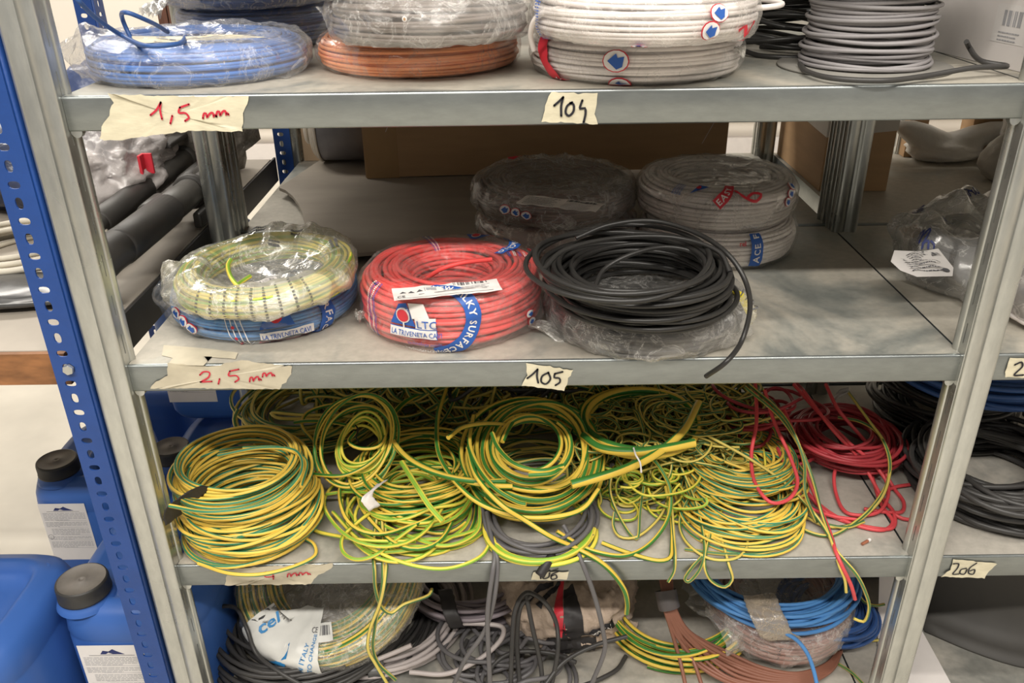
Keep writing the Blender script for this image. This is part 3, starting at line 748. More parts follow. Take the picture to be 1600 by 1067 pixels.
# ===== messy hank helper =====
def hank_mb(cA, cB, turns, thick, wr, rng, jr=.006, jz=.003, jc=.006, sides=8, tw=0., mb=None, per=52, order='random', flat=1.0, zmin=None, tilt=None):
    """loops of one continuous cable between a lower circle cA=(x,y,R,z) and an upper circle cB, spread 'thick' inwards"""
    mb = mb or MB(); n = int(turns * per); t = np.arange(n) / per
    cA, cB = np.array(cA, float), np.array(cB, float)
    g = np.clip(.5 - .5 * np.cos(2 * PI * t / rng.uniform(5, 8)) + .16 * wob(t, rng), 0, 1) if order == 'random' else np.clip(t / turns + .05 * wob(t, rng), 0, 1)
    g = np.convolve(np.r_[np.full(per, g[0]), g, np.full(per, g[-1])], np.ones(per) / per, 'same')[per:-per]
    c = cA[None] * (1 - g[:, None]) + cB[None] * g[:, None]
    u = .5 + .5 * np.clip(wob(t, rng, (.37, .91, 1.9), (1, .8, .3)) * .9, -1, 1)
    R = c[:, 2] - thick * u + jr * wob(t, rng, (.9, 2.1, 3.2), (.7, .6, .4)) * .5
    ph = 2 * PI * t + rng.uniform(0, 6.28)
    x = c[:, 0] + jc * wob(t, rng) + R * np.cos(ph); y = c[:, 1] + jc * wob(t, rng) + R * np.sin(ph) * flat
    z = c[:, 3] + jz * wob(t, rng, (.8, 1.7, 2.6))
    if tilt is not None: z = z + (x - c[:, 0]) * tilt[0] + (y - c[:, 1]) * tilt[1]
    if zmin is not None: z = np.maximum(z, zmin + wr)
    mb.tube(np.c_[x, y, z], wr, sides, twist=tw, roll=rng.uniform(0, 6))
    return mb
def hank(label, cA, cB, turns, thick, wr, mat, seed=1, passes=1, group=None, zmin=None, cat='cable hank', name='cable_hank', **k):
    rng = np.random.default_rng(seed); mb = MB()
    for _ in range(passes): hank_mb(cA, cB, turns, thick, wr, rng, mb=mb, zmin=zmin, **k)
    root = empty(name, (cA[0], cA[1], zmin if zmin is not None else cA[3]), label, cat, group)
    mb.build('windings', mat, root, True); return root
def circ(xl, xr, yb, z): c = fit_circle(xl, xr, yb, z); return (c[0], c[1], c[2], z)
def tangle_mb(box_, n_strands, wr, rng, mb=None, length=1.1, sides=6, loopr=(.02, .06), zr=(0, .05), tw=0.):
    """curly loose loops wandering through a region (x0,x1,y0,y1)"""
    mb = mb or MB(); x0, x1, y0, y1, zb = box_
    for _ in range(n_strands):
        n = int(length / .005); s_ = np.arange(n) * .005; a = rng.uniform(0, 6.28); r = rng.uniform(*loopr); x = rng.uniform(x0, x1); y = rng.uniform(y0, y1); P = []
        ks = 1 / (r * (1 + .5 * np.clip(wob(s_ * 5, rng), -.9, 2)))
        zz = zb + zr[0] + (zr[1] - zr[0]) * (.5 + .5 * np.sin(wob(s_ * 3, rng) * 2 + rng.uniform(0, 6)))
        sg = rng.choice((-1, 1)); mx, my = (x0 + x1) / 2, (y0 + y1) / 2
        for i in range(n):
            a += sg * ks[i] * .005; x += .005 * math.cos(a); y += .005 * math.sin(a)
            if x < x0: x += (x0 - x) * .3
            if x > x1: x -= (x - x1) * .3
            if y < y0: y += (y0 - y) * .3
            if y > y1: y -= (y - y1) * .3
            P.append((x, y, zz[i]))
        P = np.array(P); ker = np.ones(5) / 5
        P = np.stack([np.convolve(np.r_[[P[0, c]] * 2, P[:, c], [P[-1, c]] * 2], ker, 'valid') for c in range(3)], -1)
        mb.tube(P[::1], wr, sides, roll=rng.uniform(0, 6), twist=tw)
    return mb

# black loose cables at the back of the top shelf
hank('tangle of black cable behind the spool and the white coils', (.845, .30, .12, Z4 + .01), (.85, .30, .12, Z4 + .08), 22, .05, .003, c_black, seed=50, zmin=Z4, jr=.02, jz=.012, jc=.015)
# ===== middle shelf (105) =====
G5 = 'film wrapped cable coils on the 105 shelf'
def px_plane(root, p0, p1, z, up=True, wavy=0, seed=0, eps=.0004, lift=0):
    """print frame lying level at height z, from pixel p0 (lower left) towards p1, in the root's local space"""
    A, B_ = at_z(*p0, z), at_z(*p1, z); X = B_ - A; X[2] = 0; X /= np.linalg.norm(X); Y = np.array([-X[1], X[0], 0])
    Ri_ = np.array(root.matrix_basis.to_3x3().inverted() if False else root.rotation_euler.to_matrix().inverted())
    O = Ri_ @ (A + [0, 0, lift] - np.array(root.location)); return plane_fn(O, Ri_ @ X, Ri_ @ Y, Ri_ @ np.array([0, 0, 1.]), eps, wavy, seed), np.linalg.norm(B_ - A)

# left pair: blue below, yellow-green above
cx, cy, R = place(268, 560, 541, 0, .04)
b5, sf = coil('light blue cable coil under the yellow-green coil, white printing on its film', (cx, cy, 0), R, .048, .0026, c_lblue, R * .55, f_clear, seed=30, group=G5, crinkle=.004, bulge=[(-2.75, .005, .03, .012)])
oval_marks(b5, sf, -PI / 2 - .78, .014, 3, size=.0085, gap=.016, tilt=-.35, rot=.3)
p = Print(on_surf(sf, -PI / 2, .0))
for k in range(4): p.ribbon([(-.018 + k * .006, -.004), (-.012 + k * .006, -.03), (-.006 + k * .006, -.05)], .0012, m_paper)
for k in range(3): p.disc(-.004 - k * .002, -.045 + k * .014, .002, .002, c_redp, 2)
p.poly([(.022, -.022), (.03, -.006), (.058, -.002), (.064, -.02)], m_pblue, 1); p.disc(.043, -.008, .008, .007, c_redp, 2)
p.rect(.022, -.036, .088, -.026, m_paper, 1); p.text('LA TRIVENETA CAVI', .024, -.0345, .0085, m_pblue, 2, .01, sx=.78); p.text('www.latrivenetacavi.com', .018, -.048, .0065, c_redp, 2, .01, sx=1.)
p.build('printed_logo', b5)
p = Print(on_surf(sf, -PI / 2 + .88, .0)); P_, T_ = p.ribbon([(-.012, .012), (.0, -.006), (.0, -.03), (-.012, -.052)], .02, m_pblue, 1); p.text_on('SURFACE FO', P_, T_, .013, m_paper, 2, .004, .02); p.build('printed_band', b5)
cx2, cy2, R2 = place(272, 556, 503, .052, .02)
y5, sf = coil('yellow-green cable coil in milky film on the blue coil, white tag in its hole', (cx2, cy2 + .004, .0505), R2, .034, .0027, c_lime, R2 * .66, f_milk, seed=31, group=G5, crinkle=.007, scale=17, sag=.82, off=.003, rot=(.035, -.03, 0), bulge=[(-2.7, -.012, .03, .014), (.9, -.02, .03, .012), (1.6, -.03, .04, .01)], nt=200)
p = Print(on_surf(sf, -PI / 2, .0, .0012)); rr = random.Random(7)
for k in range(9):
    x = -.055 + k * .0165 + rr.uniform(-.003, .003); p.lines(x, -.028, x + .0035, .016, 12, m_ink, 1, rr, .5)
p.build('printed_text', y5)
for th, v, n in ((1.2, -.03, 5), (1.9, -.02, 5), (2.6, -.015, 3), (.35, -.02, 4), (1.6, -.05, 4), (-.4, -.03, 4)):
    p = Print(on_surf(sf, th, v, .0012)); p.lines(-.014, -.004, .018, .006, 2, m_ink, 1, rr, .6); p.build('printed_text', y5)
fn, L_ = px_plane(y5, (385, 462), (438, 450), .062, wavy=.004, seed=3)
paper(y5, fn, .05, .04, 5, name='paper_tag')
loose(y5, [at_z(425, 464, .074), at_z(400, 458, .076), at_z(375, 445, .08), at_z(360, 425, .086), at_z(358, 410, .094), at_z(363, 402, .098)], .0028, c_lime)
loose(y5, [at_z(350, 462, .066), at_z(372, 442, .066), at_z(392, 430, .068)], .0028, c_lime)

# red coil
cx, cy, R = place(566, 845, 554, 0, .07)
r5, sf = coil('red cable coil in printed film in the middle of the 105 shelf', (cx, cy, 0), R, .074, .0030, c_red, R * .42, f_clear, seed=33, group=G5, crinkle=.003, sag=.35, jit=.8, bulge=[(-.45, .05, .02, .008)], nt=200)
q = Print(on_surf(sf, -PI / 2, 0.))
# logo: blue triangle with a red disc, white panel, letters
x0, y0 = -.070, -.034
q.poly([(x0, y0), (x0 + .013, y0 + .026), (x0 + .022, y0 + .028), (x0 + .034, y0)], m_pblue, 1); q.disc(x0 + .019, y0 + .013, .0095, .0095, m_paper, 2); q.disc(x0 + .019, y0 + .013, .0078, .0078, c_redp, 3)
q.rect(x0 + .018, y0 - .003, x0 + .020, y0 + .006, m_paper, 2)
q.poly([(x0 + .024, y0 + .028), (x0 + .044, y0 + .029), (x0 + .052, y0 + .012), (x0 + .031, y0 + .011)], m_paper, 1)
q.rect(x0 + .034, y0 - .002, x0 + .059, y0 + .013, m_paper, 1, .003); q.text('LTC', x0 + .036, y0, .0145, m_pblue, 3, .0, sx=.95)
q.rect(x0 - .001, y0 - .015, x0 + .060, y0 - .002, m_pblue, 1, .003); q.rect(x0 - .0002, y0 - .0142, x0 + .0592, y0 - .0028, m_paper, 2, .003); q.text('LA TRIVENETA CAVI', x0 + .002, y0 - .0118, .0088, m_pblue, 3, .005, sx=.80)
q.text('technology inside', x0 + .022, y0 - .024, .0068, m_pblue, 2, .0, sx=.9)
q.text('www.latrivenetacavi.com', x0 - .002, y0 - .034, .0072, m_paper, 2, .01, sx=1.05)
q.poly([(-.004, .014), (.004, .017), (.012, .013), (.004, .010)], m_pblue, 1)
q.build('printed_logo', r5)
q = Print(on_surf(sf, -PI / 2, 0.)); P_, T_ = q.ribbon([(-.030, .012), (-.008, .017), (.016, .011), (.030, -.006), (.032, -.028), (.022, -.050), (.004, -.064), (-.014, -.070)], .0185, m_pblue, 1)
q.text_on('NEW SILKY SURFACE FORMULA', P_, T_, .0118, m_paper, 2, .012, .025); q.build('printed_band', r5)
q = Print(on_surf(sf, .62, 0.)); P_, T_ = q.ribbon([(.03, .0), (.0, .012), (-.02, .03), (-.03, .05)], .0165, m_pblue, 1); q.text_on('SURFACE FORMULA', P_, T_, .0112, m_paper, 2, .004, .025); q.build('printed_band', r5)
for th, v in ((-PI / 2 - .86, 0), (2.0, -.03)):
    q = Print(on_surf(sf, th, v))
    for k in range(4): q.lines(-.010 + k * .0045, -.060 if v == 0 else -.012, -.0068 + k * .0045, .008 if v == 0 else .034, 34, m_pblue if k % 2 else m_paper, 1, random.Random(k), .6)
    q.build('printed_text', r5)
q = Print(on_surf(sf, .15, -.028))
for k in range(4): q.lines(-.012, -.012 + k * .0065, .02, -.008 + k * .0065, 2, m_pblue if k % 2 else m_paper, 1, random.Random(k + 5), .5)
q.build('printed_text', r5)
q = Print(on_surf(sf, 1.25, -.016)); q.poly([(.02, -.006), (.004, .016), (-.006, .016), (-.02, -.006)], m_pblue, 1); q.disc(.0, .004, .008, .008, m_paper, 2); q.disc(0, .004, .0066, .0066, c_redp, 3); q.rect(-.032, -.012, .014, -.007, m_paper, 1); q.build('printed_logo', r5)
oval_marks(r5, sf, .36, .004, 2, size=.007, gap=.011); oval_marks(r5, sf, -PI / 2 + .95, .038, 2, size=.0065, gap=.012, tilt=-1.3)
fn, L_ = px_plane(r5, (616, 470), (770, 455), .0795, wavy=.0022, seed=9)
def ex(p):
    p.rect(.002, .003, .118, .0036, m_ink, 1, .02); p.text('CE', .004, .004, .008, m_ink, 2, .01); p.rect(.03, .0125, .112, .0138, m_ink, 1, .02)
    p.rect(.038, .018, .0385, .028, m_ink, 1); p.rect(.040, .019, .052, .026, m_inkg, 1)
    for k in range(3): p.poly([(.008 + k * .01, .019), (.012 + k * .01, .025), (.016 + k * .01, .019)], m_ink, 1)
rng_ = random.Random(2); p = Print(fn); p.rect(0, 0, .128, .036, m_paper, 0, .004); ex(p); p.barcode(.07, .028, .122, .035, m_ink, 1, rng_, 30); p.lines(.06, .016, .12, .026, 3, m_inkg, 1, rng_, .3); p.build('paper_label', r5)
loose(r5, [at_z(650, 445, .05), at_z(668, 434, .066), at_z(690, 420, .082), at_z(720, 411, .088), at_z(768, 405, .086)], .003, c_red)
gather(r5, (R * .86, -R * .5, .012), (1, -.25, .0), .05, .022, f_milk, 31)
gather(r5, (-R * .95, -R * .3, .02), (-1, -.5, 0), .012, .012, f_milk, 32)

# black coils
cx, cy, R = place(857, 1160, 570, 0, .04)
k5, sf = coil('black cable coil in clear film under the loose black coil, yellow label', (cx, cy, 0), R, .05, .0028, c_bk2, R * .55, f_haze, seed=36, group=G5, crinkle=.005, sag=.12, off=.003, bulge=[(-.55, .02, .03, .009)], nt=200)
m_yel = simple('yellow_label', (.72, .60, .03), .5, var=.04)
p = Print(on_surf(sf, -.40, -.008, .002)); p.poly([(-.016, .022), (.004, .028), (.018, .012), (.016, -.022), (.002, -.044), (-.014, -.03), (-.01, 0)], m_yel, 0); p.poly([(-.030, .020), (-.008, .032), (.004, .028), (-.016, .020)], m_paper, 1); p.lines(-.010, -.02, .014, .016, 7, m_ink, 2, random.Random(3), .22); p.build('paper_label', k5)
cA = circ(864, 1145, 524, .056); cB = circ(848, 1146, 470, .108)
lk = hank('loose coil of matt black cable lying on the film wrapped black coil', cA, cB, 30, .030, .0031, c_black, seed=37, passes=1, zmin=.052, jr=.006, jc=.004, jz=.002, order='lin')
cT = circ(828, 1120, 462, .118)
rng = np.random.default_rng(38); mb = hank_mb(cT, cT, 3.4, .010, .0031, rng, jr=.008, jc=.006, jz=.006, zmin=.11); mb.build('windings', c_black, lk, True)
loose(lk, wp([(900, 372, .118), (950, 352, .13), (1020, 345, .135), (1090, 365, .13), (1140, 400, .118), (1165, 440, .095), (1172, 480, .065), (1160, 530, .030), (1135, 565, .018)] + [(1103, 588, 'f', -.022)], 0), .0030, c_black)
loose(lk, wp([(928, 452, .09), (945, 420, .10), (985, 398, .112), (1040, 386, .116), (1085, 395, .112), (1102, 415, .10)], 0), .0028, c_black)
loose(lk, wp([(850, 420, .125), (880, 392, .13), (960, 372, .13), (1060, 372, .13), (1125, 395, .124), (1140, 425, .11)], 0), .0028, c_black)

# brown pair and white pair further back
cx, cy, R = place(748, 990, 415, 0, .05)
n1, sf = coil('lower brown cable coil behind the black coils, mostly hidden', (cx, cy, 0), R, .05, .0026, c_pbrown, R * .5, f_milk, seed=41, group=G5, crinkle=.006, nt=110)
n2, sf = coil('upper brownish cable coil in crinkled film with a paper label on top', (cx - .004, cy + .005, .053), R, .05, .0026, cable_mat('umber_cable', (.13, .075, .055)), R * .5, f_haze, seed=42, group=G5, crinkle=.007, sag=.15, off=.003)
oval_marks(n2, sf, -PI / 2 - .62, .02, 3, size=.0075, gap=.017, tilt=-.12)
fn, L_ = px_plane(n2, (806, 334), (900, 345), .1065, wavy=.002, seed=2, lift=.015); paper(n2, fn, .115, .042, 7)
p = Print(on_surf(sf, 2.2, -.012)); p.ribbon([(-.02, .0), (-.005, .006), (.01, .0)], .006, c_redp); p.build('printed_band', n2)
cx, cy, R = place(1000, 1242, 425, 0, .05)
v1, sf = coil('lower white cable coil of the pair at the back, blue band in front', (cx, cy, 0), R, .056, .0029, c_white, R * .5, f_clear, seed=44, group=G5, crinkle=.003)
p = Print(on_surf(sf, -PI / 2 + .26, 0)); P_, T_ = p.ribbon([(-.001, .004), (.001, -.02), (.0, -.044)], .018, m_pblue); p.text_on('ACE F', P_[::-1], -T_[::-1], .013, m_paper, 2, .006, .02); p.text('rel', -.026, -.012, .009, c_redp, 2, .02); p.build('printed_band', v1)
v2, sf = coil('upper white cable coil at the back, dusty film top with red print', (cx - .006, cy + .004, .0585), R * 1.0, .058, .0029, c_white, R * .5, f_top, seed=45, group=G5, crinkle=.003, sag=.10)
oval_marks(v2, sf, -PI / 2 + .75, .018, 3, size=.0075, gap=.014, tilt=.7)
p = Print(on_surf(sf, -PI / 2, 0)); P_, T_ = p.ribbon([(-.026, -.012), (-.012, .004), (-.004, .026)], .016, c_redp); p.text_on('EASY', P_, T_, .012, m_paper, 2, .002, .02); p.ribbon([(.0, .01), (.014, -.002), (.03, -.008), (.04, .0), (.03, .004), (.018, -.002)], .004, c_redp)
p.poly([(-.066, .0), (-.058, .02), (-.04, .016)], m_pblue, 1); p.disc(-.056, .012, .004, .004, c_redp, 2)
for k in range(4): p.lines(-.095 + k * .004, -.004, -.092 + k * .004, .018, 10, m_pblue, 1, random.Random(k), .5)
p.build('printed_band', v2)

# grey board lying over the back of the shelf
zb = .014
pts = [(436, 293), (446, 297), (457, 306), (466, 318), (472, 331), (476, 347), (477, 362), (474, 404), (745, 377), (1000, 352), (952, 302), (924, 272), (880, 240), (520, 236)]
W_ = [at_z(a, c, zb + .006) for a, c in pts]
mb = MB(); n = len(W_); V = [(q[0], q[1], zb) for q in W_] + [(q[0], q[1], zb + .006) for q in W_]
mb.add(V, [tuple(range(n)), tuple(range(2 * n - 1, n - 1, -1))] + [(i, n + i, n + (i + 1) % n, (i + 1) % n) for i in range(n)], None, 0, False)
br = empty('board', (.35, .6, .001), 'grey sheet with a curved left edge lying across the back of the 105 shelf', 'board'); bo = mb.build('sheet', simple('dusty_grey_board', (.33, .29, .24), .62, var=.10, scale=5, stretch=(1, 4, 1)), br, True)
for yy in (.43, .74):
    mb = MB(); mb.box((.16, yy, .0005), (.58, yy + .02, zb - .0003)); mb.build('batten', m_dark, br, True)
zb2 = zb + .0065
# gray roll and cardboard boxes on it
A = at_z(572, 279, zb2); B_ = at_z(1132, 262, zb2)
bx, A1, B1, C1, D1_ = carton('cardboard_box', 'long brown cardboard box lying behind the coils, taped at its left end', [A, B_, B_ + np.array([.0, .12, 0])], .19, zb2 + .001, m_card)
Xd = np.append((B1 - A1) / np.linalg.norm(B1 - A1), 0)
p = Print(plane_fn((*A1, zb2), Xd, (0, 0, 1), None, .0005)); tpm = simple('brown_parcel_tape', (.36, .22, .10), .25, var=.08, scale=20, bmp=.3, bscale=40)
p.rect(.002, .0, .065, .188, tpm, 1); p.build('parcel_tape', bx, True)
p = Print(plane_fn((*A1, zb2), Xd, (0, 0, 1), None, .0005)); p.stroke([(.045, .09), (.060, .12)], .0008, m_paper); p.stroke([(.058, .10), (.068, .125)], .0006, m_paper); p.stroke([(.66, .05), (.69, .11)], .0007, m_paper); p.build('scuffs', bx, True)
rl = empty('plastic_roll', (.11, .862, zb2), 'grey plastic roll with pale end rings left of the long cardboard box', 'roll')
m_roll = simple('grey_roll_plastic', (.25, .24, .25), .45); m_ring = simple('pale_ring', (.70, .64, .55), .5)
def lathe_x(mb, prof, cx_, cy_, cz_, n=56, mat=0, axis=(1, 0, 0)):
    """prof: (distance along the axis, radius)"""
    a = np.array(axis, float); a /= np.linalg.norm(a); u = np.cross(a, [0, 0, 1.]); u /= np.linalg.norm(u); v = np.cross(a, u)
    t = np.linspace(0, 2 * PI, n, endpoint=False)
    mb.grid(np.array([[np.array([cx_, cy_, cz_]) + a * d + r * (math.cos(k) * u + math.sin(k) * v) for d, r in prof] for k in t]), mat, True, closed_u=True)
rr_ = .072; zc = zb2 + rr_ + .001
mb = MB(); lathe_x(mb, [(.0, .0), (.0, rr_ - .004), (.001, rr_ - .003), (.10, rr_ - .003), (.10, 0)], .075, .862, zc); mb.build('roll_body', m_roll, rl, True)
mb = MB()
for k, r in ((0, rr_), (-.006, rr_ - .006), (-.011, rr_ - .012)): lathe_x(mb, [(k - .001, 0), (k - .001, r - .002), (k, r), (k + .004, r), (k + .005, r - .002)], .070, .862, zc)
mb.build('end_ring', m_ring, rl, True)
mb = MB(); lathe_x(mb, [(-.02, 0), (-.02, .034), (-.018, .036), (-.014, .036), (-.013, .034), (-.013, .03), (.0, .03)], .062, .862, zc); mb.build('core_flange', m_ring, rl, True)
bx, *_ = carton('cardboard_box', 'pale cardboard box behind the grey roll, by the blue post', [(.010, .940, 0), (.30, .940, 0), (.30, 1.06, 0)], .26, .0005, m_cardp)
# big carton at the right, across the bays
A = at_z(1187, 238, 0); B_ = at_z(1264, 301, 0); C_ = at_z(1380, 301, 0)
bx, A1, B1, C1, D1_ = carton('cardboard_box', 'tall brown carton with pale film round its top, behind the right rear post', [(1.045, .665, 0), (1.17, .66, 0), (1.17, .94, 0)], .25, .0005, m_card)
mb = MB(); e = .0015
G = [[(1.045 - e, .94 + e, z), (1.045 - e, .665 - e, z - .012), (1.17 + e, .66 - e, z), (1.17 + e, .94 + e, z)] for z in (.115, .18, .2525)]
mb.grid(np.array(G), 0, False); mb.build('film_band', simple('pale_film_band', (.50, .46, .40), .5, var=.06), bx, True)

# bag, coil and bundles on the right-hand bay
cc = at_z(1480, 484, 0)
rb, sf = coil('dark coil in a loose printed plastic bag with a white label, right bay', (1.172, .240, .0), .130, .060, .0034, cable_mat('slate_cable', (.085, .085, .09)), .055, film('bag_film', .46, (.72, .71, .69), 9, .35, .26), seed=52, crinkle=.014, scale=11, sag=.25, off=.008,
    bulge=[(PI, .0, .05, .012), (-2.2, .02, .04, .012), (2.3, -.01, .05, .016), (1.4, -.02, .06, .02)], nt=190, cat='cable coil', name='bagged_coil')
for th, v in ((2.5, .0), (2.95, -.035), (1.7, -.02), (-2.9, .01), (1.0, -.03), (-1.9, .03), (-2.3, -.02)):
    p = Print(on_surf(sf, th, v, .0015)); rr = random.Random(int(th * 10))
    for k in range(5): p.stroke([(-.012 + k * .005, rr.uniform(-.006, .002)), (-.009 + k * .005, rr.uniform(-.002, .01)), (-.006 + k * .005, rr.uniform(-.006, .002))], .0018, m_navy)
    p.build('printed_mark', rb)
fn, L_ = px_plane(rb, (1428, 432), (1480, 430), .062, wavy=.006, seed=4, lift=.008); 
p = Print(lambda x, y, l: fn(x, y, l) + np.array([0, 0, -.25 * max(0, .03 - y) - .1 * abs(x - .03)])); rr = random.Random(12); p.poly([(.004, .0), (.052, .002), (.062, .02), (.070, .075), (.048, .072), (.03, .062), (.010, .076), (-.012, .040), (-.008, .02)], m_paper, 0)
p.lines(.004, .012, .05, .06, 9, m_ink, 1, rr, .3); p.barcode(.040, .050, .062, .070, m_ink, 1, rr, 14); p.disc(.048, .012, .005, .004, m_ink, 1); p.build('paper_label', rb)
def lump(name, label, c, r, mat, cat, seed=0, amp=.25, fr=14, peaks=(), sub=4, flat=.0, group=None, gfr=0):
    bm = bmesh.new(); bmesh.ops.create_icosphere(bm, subdivisions=sub, radius=1)
    for v in bm.verts:
        d = v.co.copy(); k = noise.fractal(d * fr * .1 + Vector((seed, 0, 0)), .9, 2.1, 5); rid = 1 - abs(noise.noise(d * fr * .22 + Vector((0, seed, 0)))) * 2.4
        s_ = 1 + amp * k + amp * .35 * rid
        for (pd, h, wd) in peaks:
            a = d.angle(Vector(pd)); s_ += h * math.exp(-(a / wd) ** 2)
        v.co = Vector((d.x * r[0], d.y * r[1], d.z * r[2])) * s_
        if v.co.z < -r[2] * (.86 - flat): v.co.z = -r[2] * (.86 - flat)
    me = bpy.data.meshes.new(name); bm.to_mesh(me); bm.free(); me.materials.append(mat)
    for f in me.polygons: f.use_smooth = True
    zmin = min(v.co.z for v in me.vertices)
    o = bpy.data.objects.new(name, me); COL.objects.link(o)
    for v in me.vertices: v.co.z -= zmin
    o.location = (c[0], c[1], c[2] + .0005); return tag(o, label, cat, group)
m_bag = simple('white_bag_plastic', (.60, .57, .52), .5, var=.05, bmp=.5, bscale=14, bdist=.01)
lump('plastic_bag', 'white plastic bag with two pointed ears on the far right shelf', (1.375, .88, 0), (.080, .045, .024), m_bag, 'bag', 3, .12, 16, [((-.42, 0, .9), 2.0, .34), ((.55, 0, .83), 1.9, .36)])
lump('plastic_bag', 'grey-white plastic bag right of the eared bag, near the post', (1.43, .72, 0), (.055, .05, .05), simple('grey_bag_plastic', (.46, .44, .40), .5, var=.05, bmp=.5, bscale=14, bdist=.01), 'bag', 8, .10, 14, [((.3, 0, 1), .4, .4)])
lump('plastic_bag', 'small crumpled bright white bag at the upper right edge', (1.53, .84, .0), (.06, .05, .11), simple('bright_bag_plastic', (.8, .78, .76), .5, bmp=.5, bscale=20, bdist=.008), 'bag', 11, .16, 22)
bx, A1, B1, *_ = carton('cardboard_box', 'brown carton with a white shipping label above the white bags', [(1.44, .905, 0), (1.56, .905, 0), (1.56, .955, 0)], .19, .0005, m_card)
p = Print(plane_fn((1.44, .905, 0), (1, 0, 0), (0, 0, 1), None, .0006)); p.rect(.03, .10, .085, .14, m_paper, 1); p.lines(.034, .104, .08, .136, 4, m_ink, 2, random.Random(1)); p.build('shipping_label', bx, True)
carton('cardboard_box', 'small brown carton left of the bags beside the far post', [(1.305, .905, 0), (1.345, .905, 0), (1.345, .94, 0)], .15, .0005, m_card)
lump('wrapped_bundle', 'white film wrapped bundle at the right edge of the right bay', (1.15, .085, 0), (.055, .07, .05), film('white_wrap', .7, (.8, .77, .75), 18, .4, .35), 'bundle', 14, .10, 20)
lump('wrapped_bundle_core', None, (0, 0, 0), (.01, .01, .01), c_white, None)
bpy.data.objects.remove(bpy.data.objects['wrapped_bundle_core'])
hank('white cable coil inside the film bundle at the right edge', (1.15, .085, .045, .006), (1.15, .085, .04, .06), 14, .02, .003, c_white, seed=54, zmin=0)

# ===== tape labels on the lips =====
def tape(shelf, name, outline, y=-.0009, mat=m_tape, strokes=(), smat=m_marker, wd=.0017, seed=0, label=None):
    pts = np.array([at_y(a, c, y)[[0, 2]] for a, c in outline]); rng = random.Random(seed)
    fine = []
    for i in range(len(pts)):
        a, c = pts[i], pts[(i + 1) % len(pts)]; n = max(1, int(np.linalg.norm(c - a) / .004))
        for k in range(n): fine.append(a + (c - a) * k / n + np.array([rng.gauss(0, .0005), rng.gauss(0, .0005)]))
    c0 = np.mean(fine, 0); n = len(fine); mb = MB(); V = []
    rings = (1., .75, .5, .25)
    for s_ in rings:
        for q in fine:
            P = c0 + (q - c0) * s_; V.append((P[0], y - .0006 - .0006 * noise.noise(Vector((P[0] * 90 + seed, P[1] * 160, 0))), P[1]))
    V.append((c0[0], y - .0006, c0[1])); Fc = []
    for r in range(3):
        for i in range(n): j = (i + 1) % n; Fc.append((r * n + i, r * n + j, (r + 1) * n + j, (r + 1) * n + i))
    for i in range(n): Fc.append((3 * n + i, 3 * n + (i + 1) % n, 4 * n))
    mb.add(V, Fc, None, 0, True)
    p = Print(lambda x, z, l: np.array([x, y - .0016 - l * .0002, z])); p.mi(mat); p.mb = mb
    for st in strokes:
        q = [tuple(at_y(a, c, y - .002)[[0, 2]]) for a, c in st]; p.stroke(q, wd, smat, 1)
    o = p.mb.build(name, p.mats, None, False); o.parent = shelf
    L0 = np.array(main.location if shelf in mainsh.values() else right.location)
    for v in o.data.vertices: v.co = [v.co[i] - L0[i] for i in range(3)]
    if label: o['label'] = label
    return o
def mm(x0, x1, y, h, n=3, slope=0):
    out = [(x0, y + h * .5)]; w_ = (x1 - x0) / n
    for k in range(n): xx = x0 + w_ * k; s_ = slope * (k / n); out += [(xx + w_ * .12, y - h * .4 + s_), (xx + w_ * .45, y - h * .5 + s_), (xx + w_ * .6, y + h * .4 + s_), (xx + w_ * .8, y - h * .1 + s_)]
    return out + [(x1, y + h * .4 + slope)]
s104, s105, s106 = mainsh[Z4], mainsh[Z5], mainsh[Z6]
tape(s104, 'tape_label', [(168, 146), (240, 150), (389, 150), (384, 168), (380, 185), (380, 205), (300, 204), (235, 212), (180, 220), (156, 218), (160, 198), (170, 180), (178, 160)], strokes=[[(235, 180), (244, 172), (251, 160)], [(251, 160), (250, 172), (253, 186)], [(269, 181), (266, 193)],
    [(295, 163), (281, 168)], [(281, 168), (279, 176), (290, 177), (295, 184), (289, 189)]] + [mm(317, 338, 181, 8, 2, -2), mm(338, 357, 178, 8, 2, -2)], smat=m_red, wd=.0021, seed=1, label='masking tape marked 1,5 mm in red')
tape(s104, 'tape_label', [(860, 143), (935, 146), (931, 170), (933, 193), (846, 190), (850, 172)], strokes=[[(866, 165), (874, 158), (880, 152)], [(880, 152), (877, 165), (877, 181)], [(894, 160), (886, 166), (884, 177), (889, 181), (896, 174), (896, 163), (891, 161)], [(910, 157), (907, 165), (906, 170), (914, 169), (915, 177), (912, 191)]], wd=.0024, seed=2, label='masking tape marked 104 in black')
tape(s105, 'tape_label', [(262, 567), (330, 572), (378, 562), (457, 572), (455, 584), (446, 596), (437, 608), (330, 606), (235, 607), (240, 598), (262, 586)], mat=m_tapec, strokes=[[(312, 586), (318, 581), (327, 582), (326, 589), (313, 597)], [(313, 597), (331, 596)], [(343, 592), (341, 600)], [(373, 577), (359, 580)], [(359, 580), (357, 587), (369, 587), (373, 592), (367, 597)]] + [mm(390, 408, 593, 7, 2, -2), mm(410, 429, 586, 6, 2, -1)], smat=m_red, wd=.0019, seed=3, label='aged tape marked 2,5 mm in red')
tape(s105, 'tape_label', [(822, 567), (896, 578), (888, 590), (882, 610), (815, 602), (823, 585)], strokes=[[(824, 591), (832, 585), (840, 577)], [(840, 577), (839, 588), (841, 598)], [(857, 582), (847, 588), (846, 597), (853, 600), (860, 592), (857, 583)], [(879, 581), (867, 584)], [(867, 584), (866, 590), (874, 591), (875, 597), (868, 602)]], wd=.0024, seed=4, label='masking tape marked 105 in black')
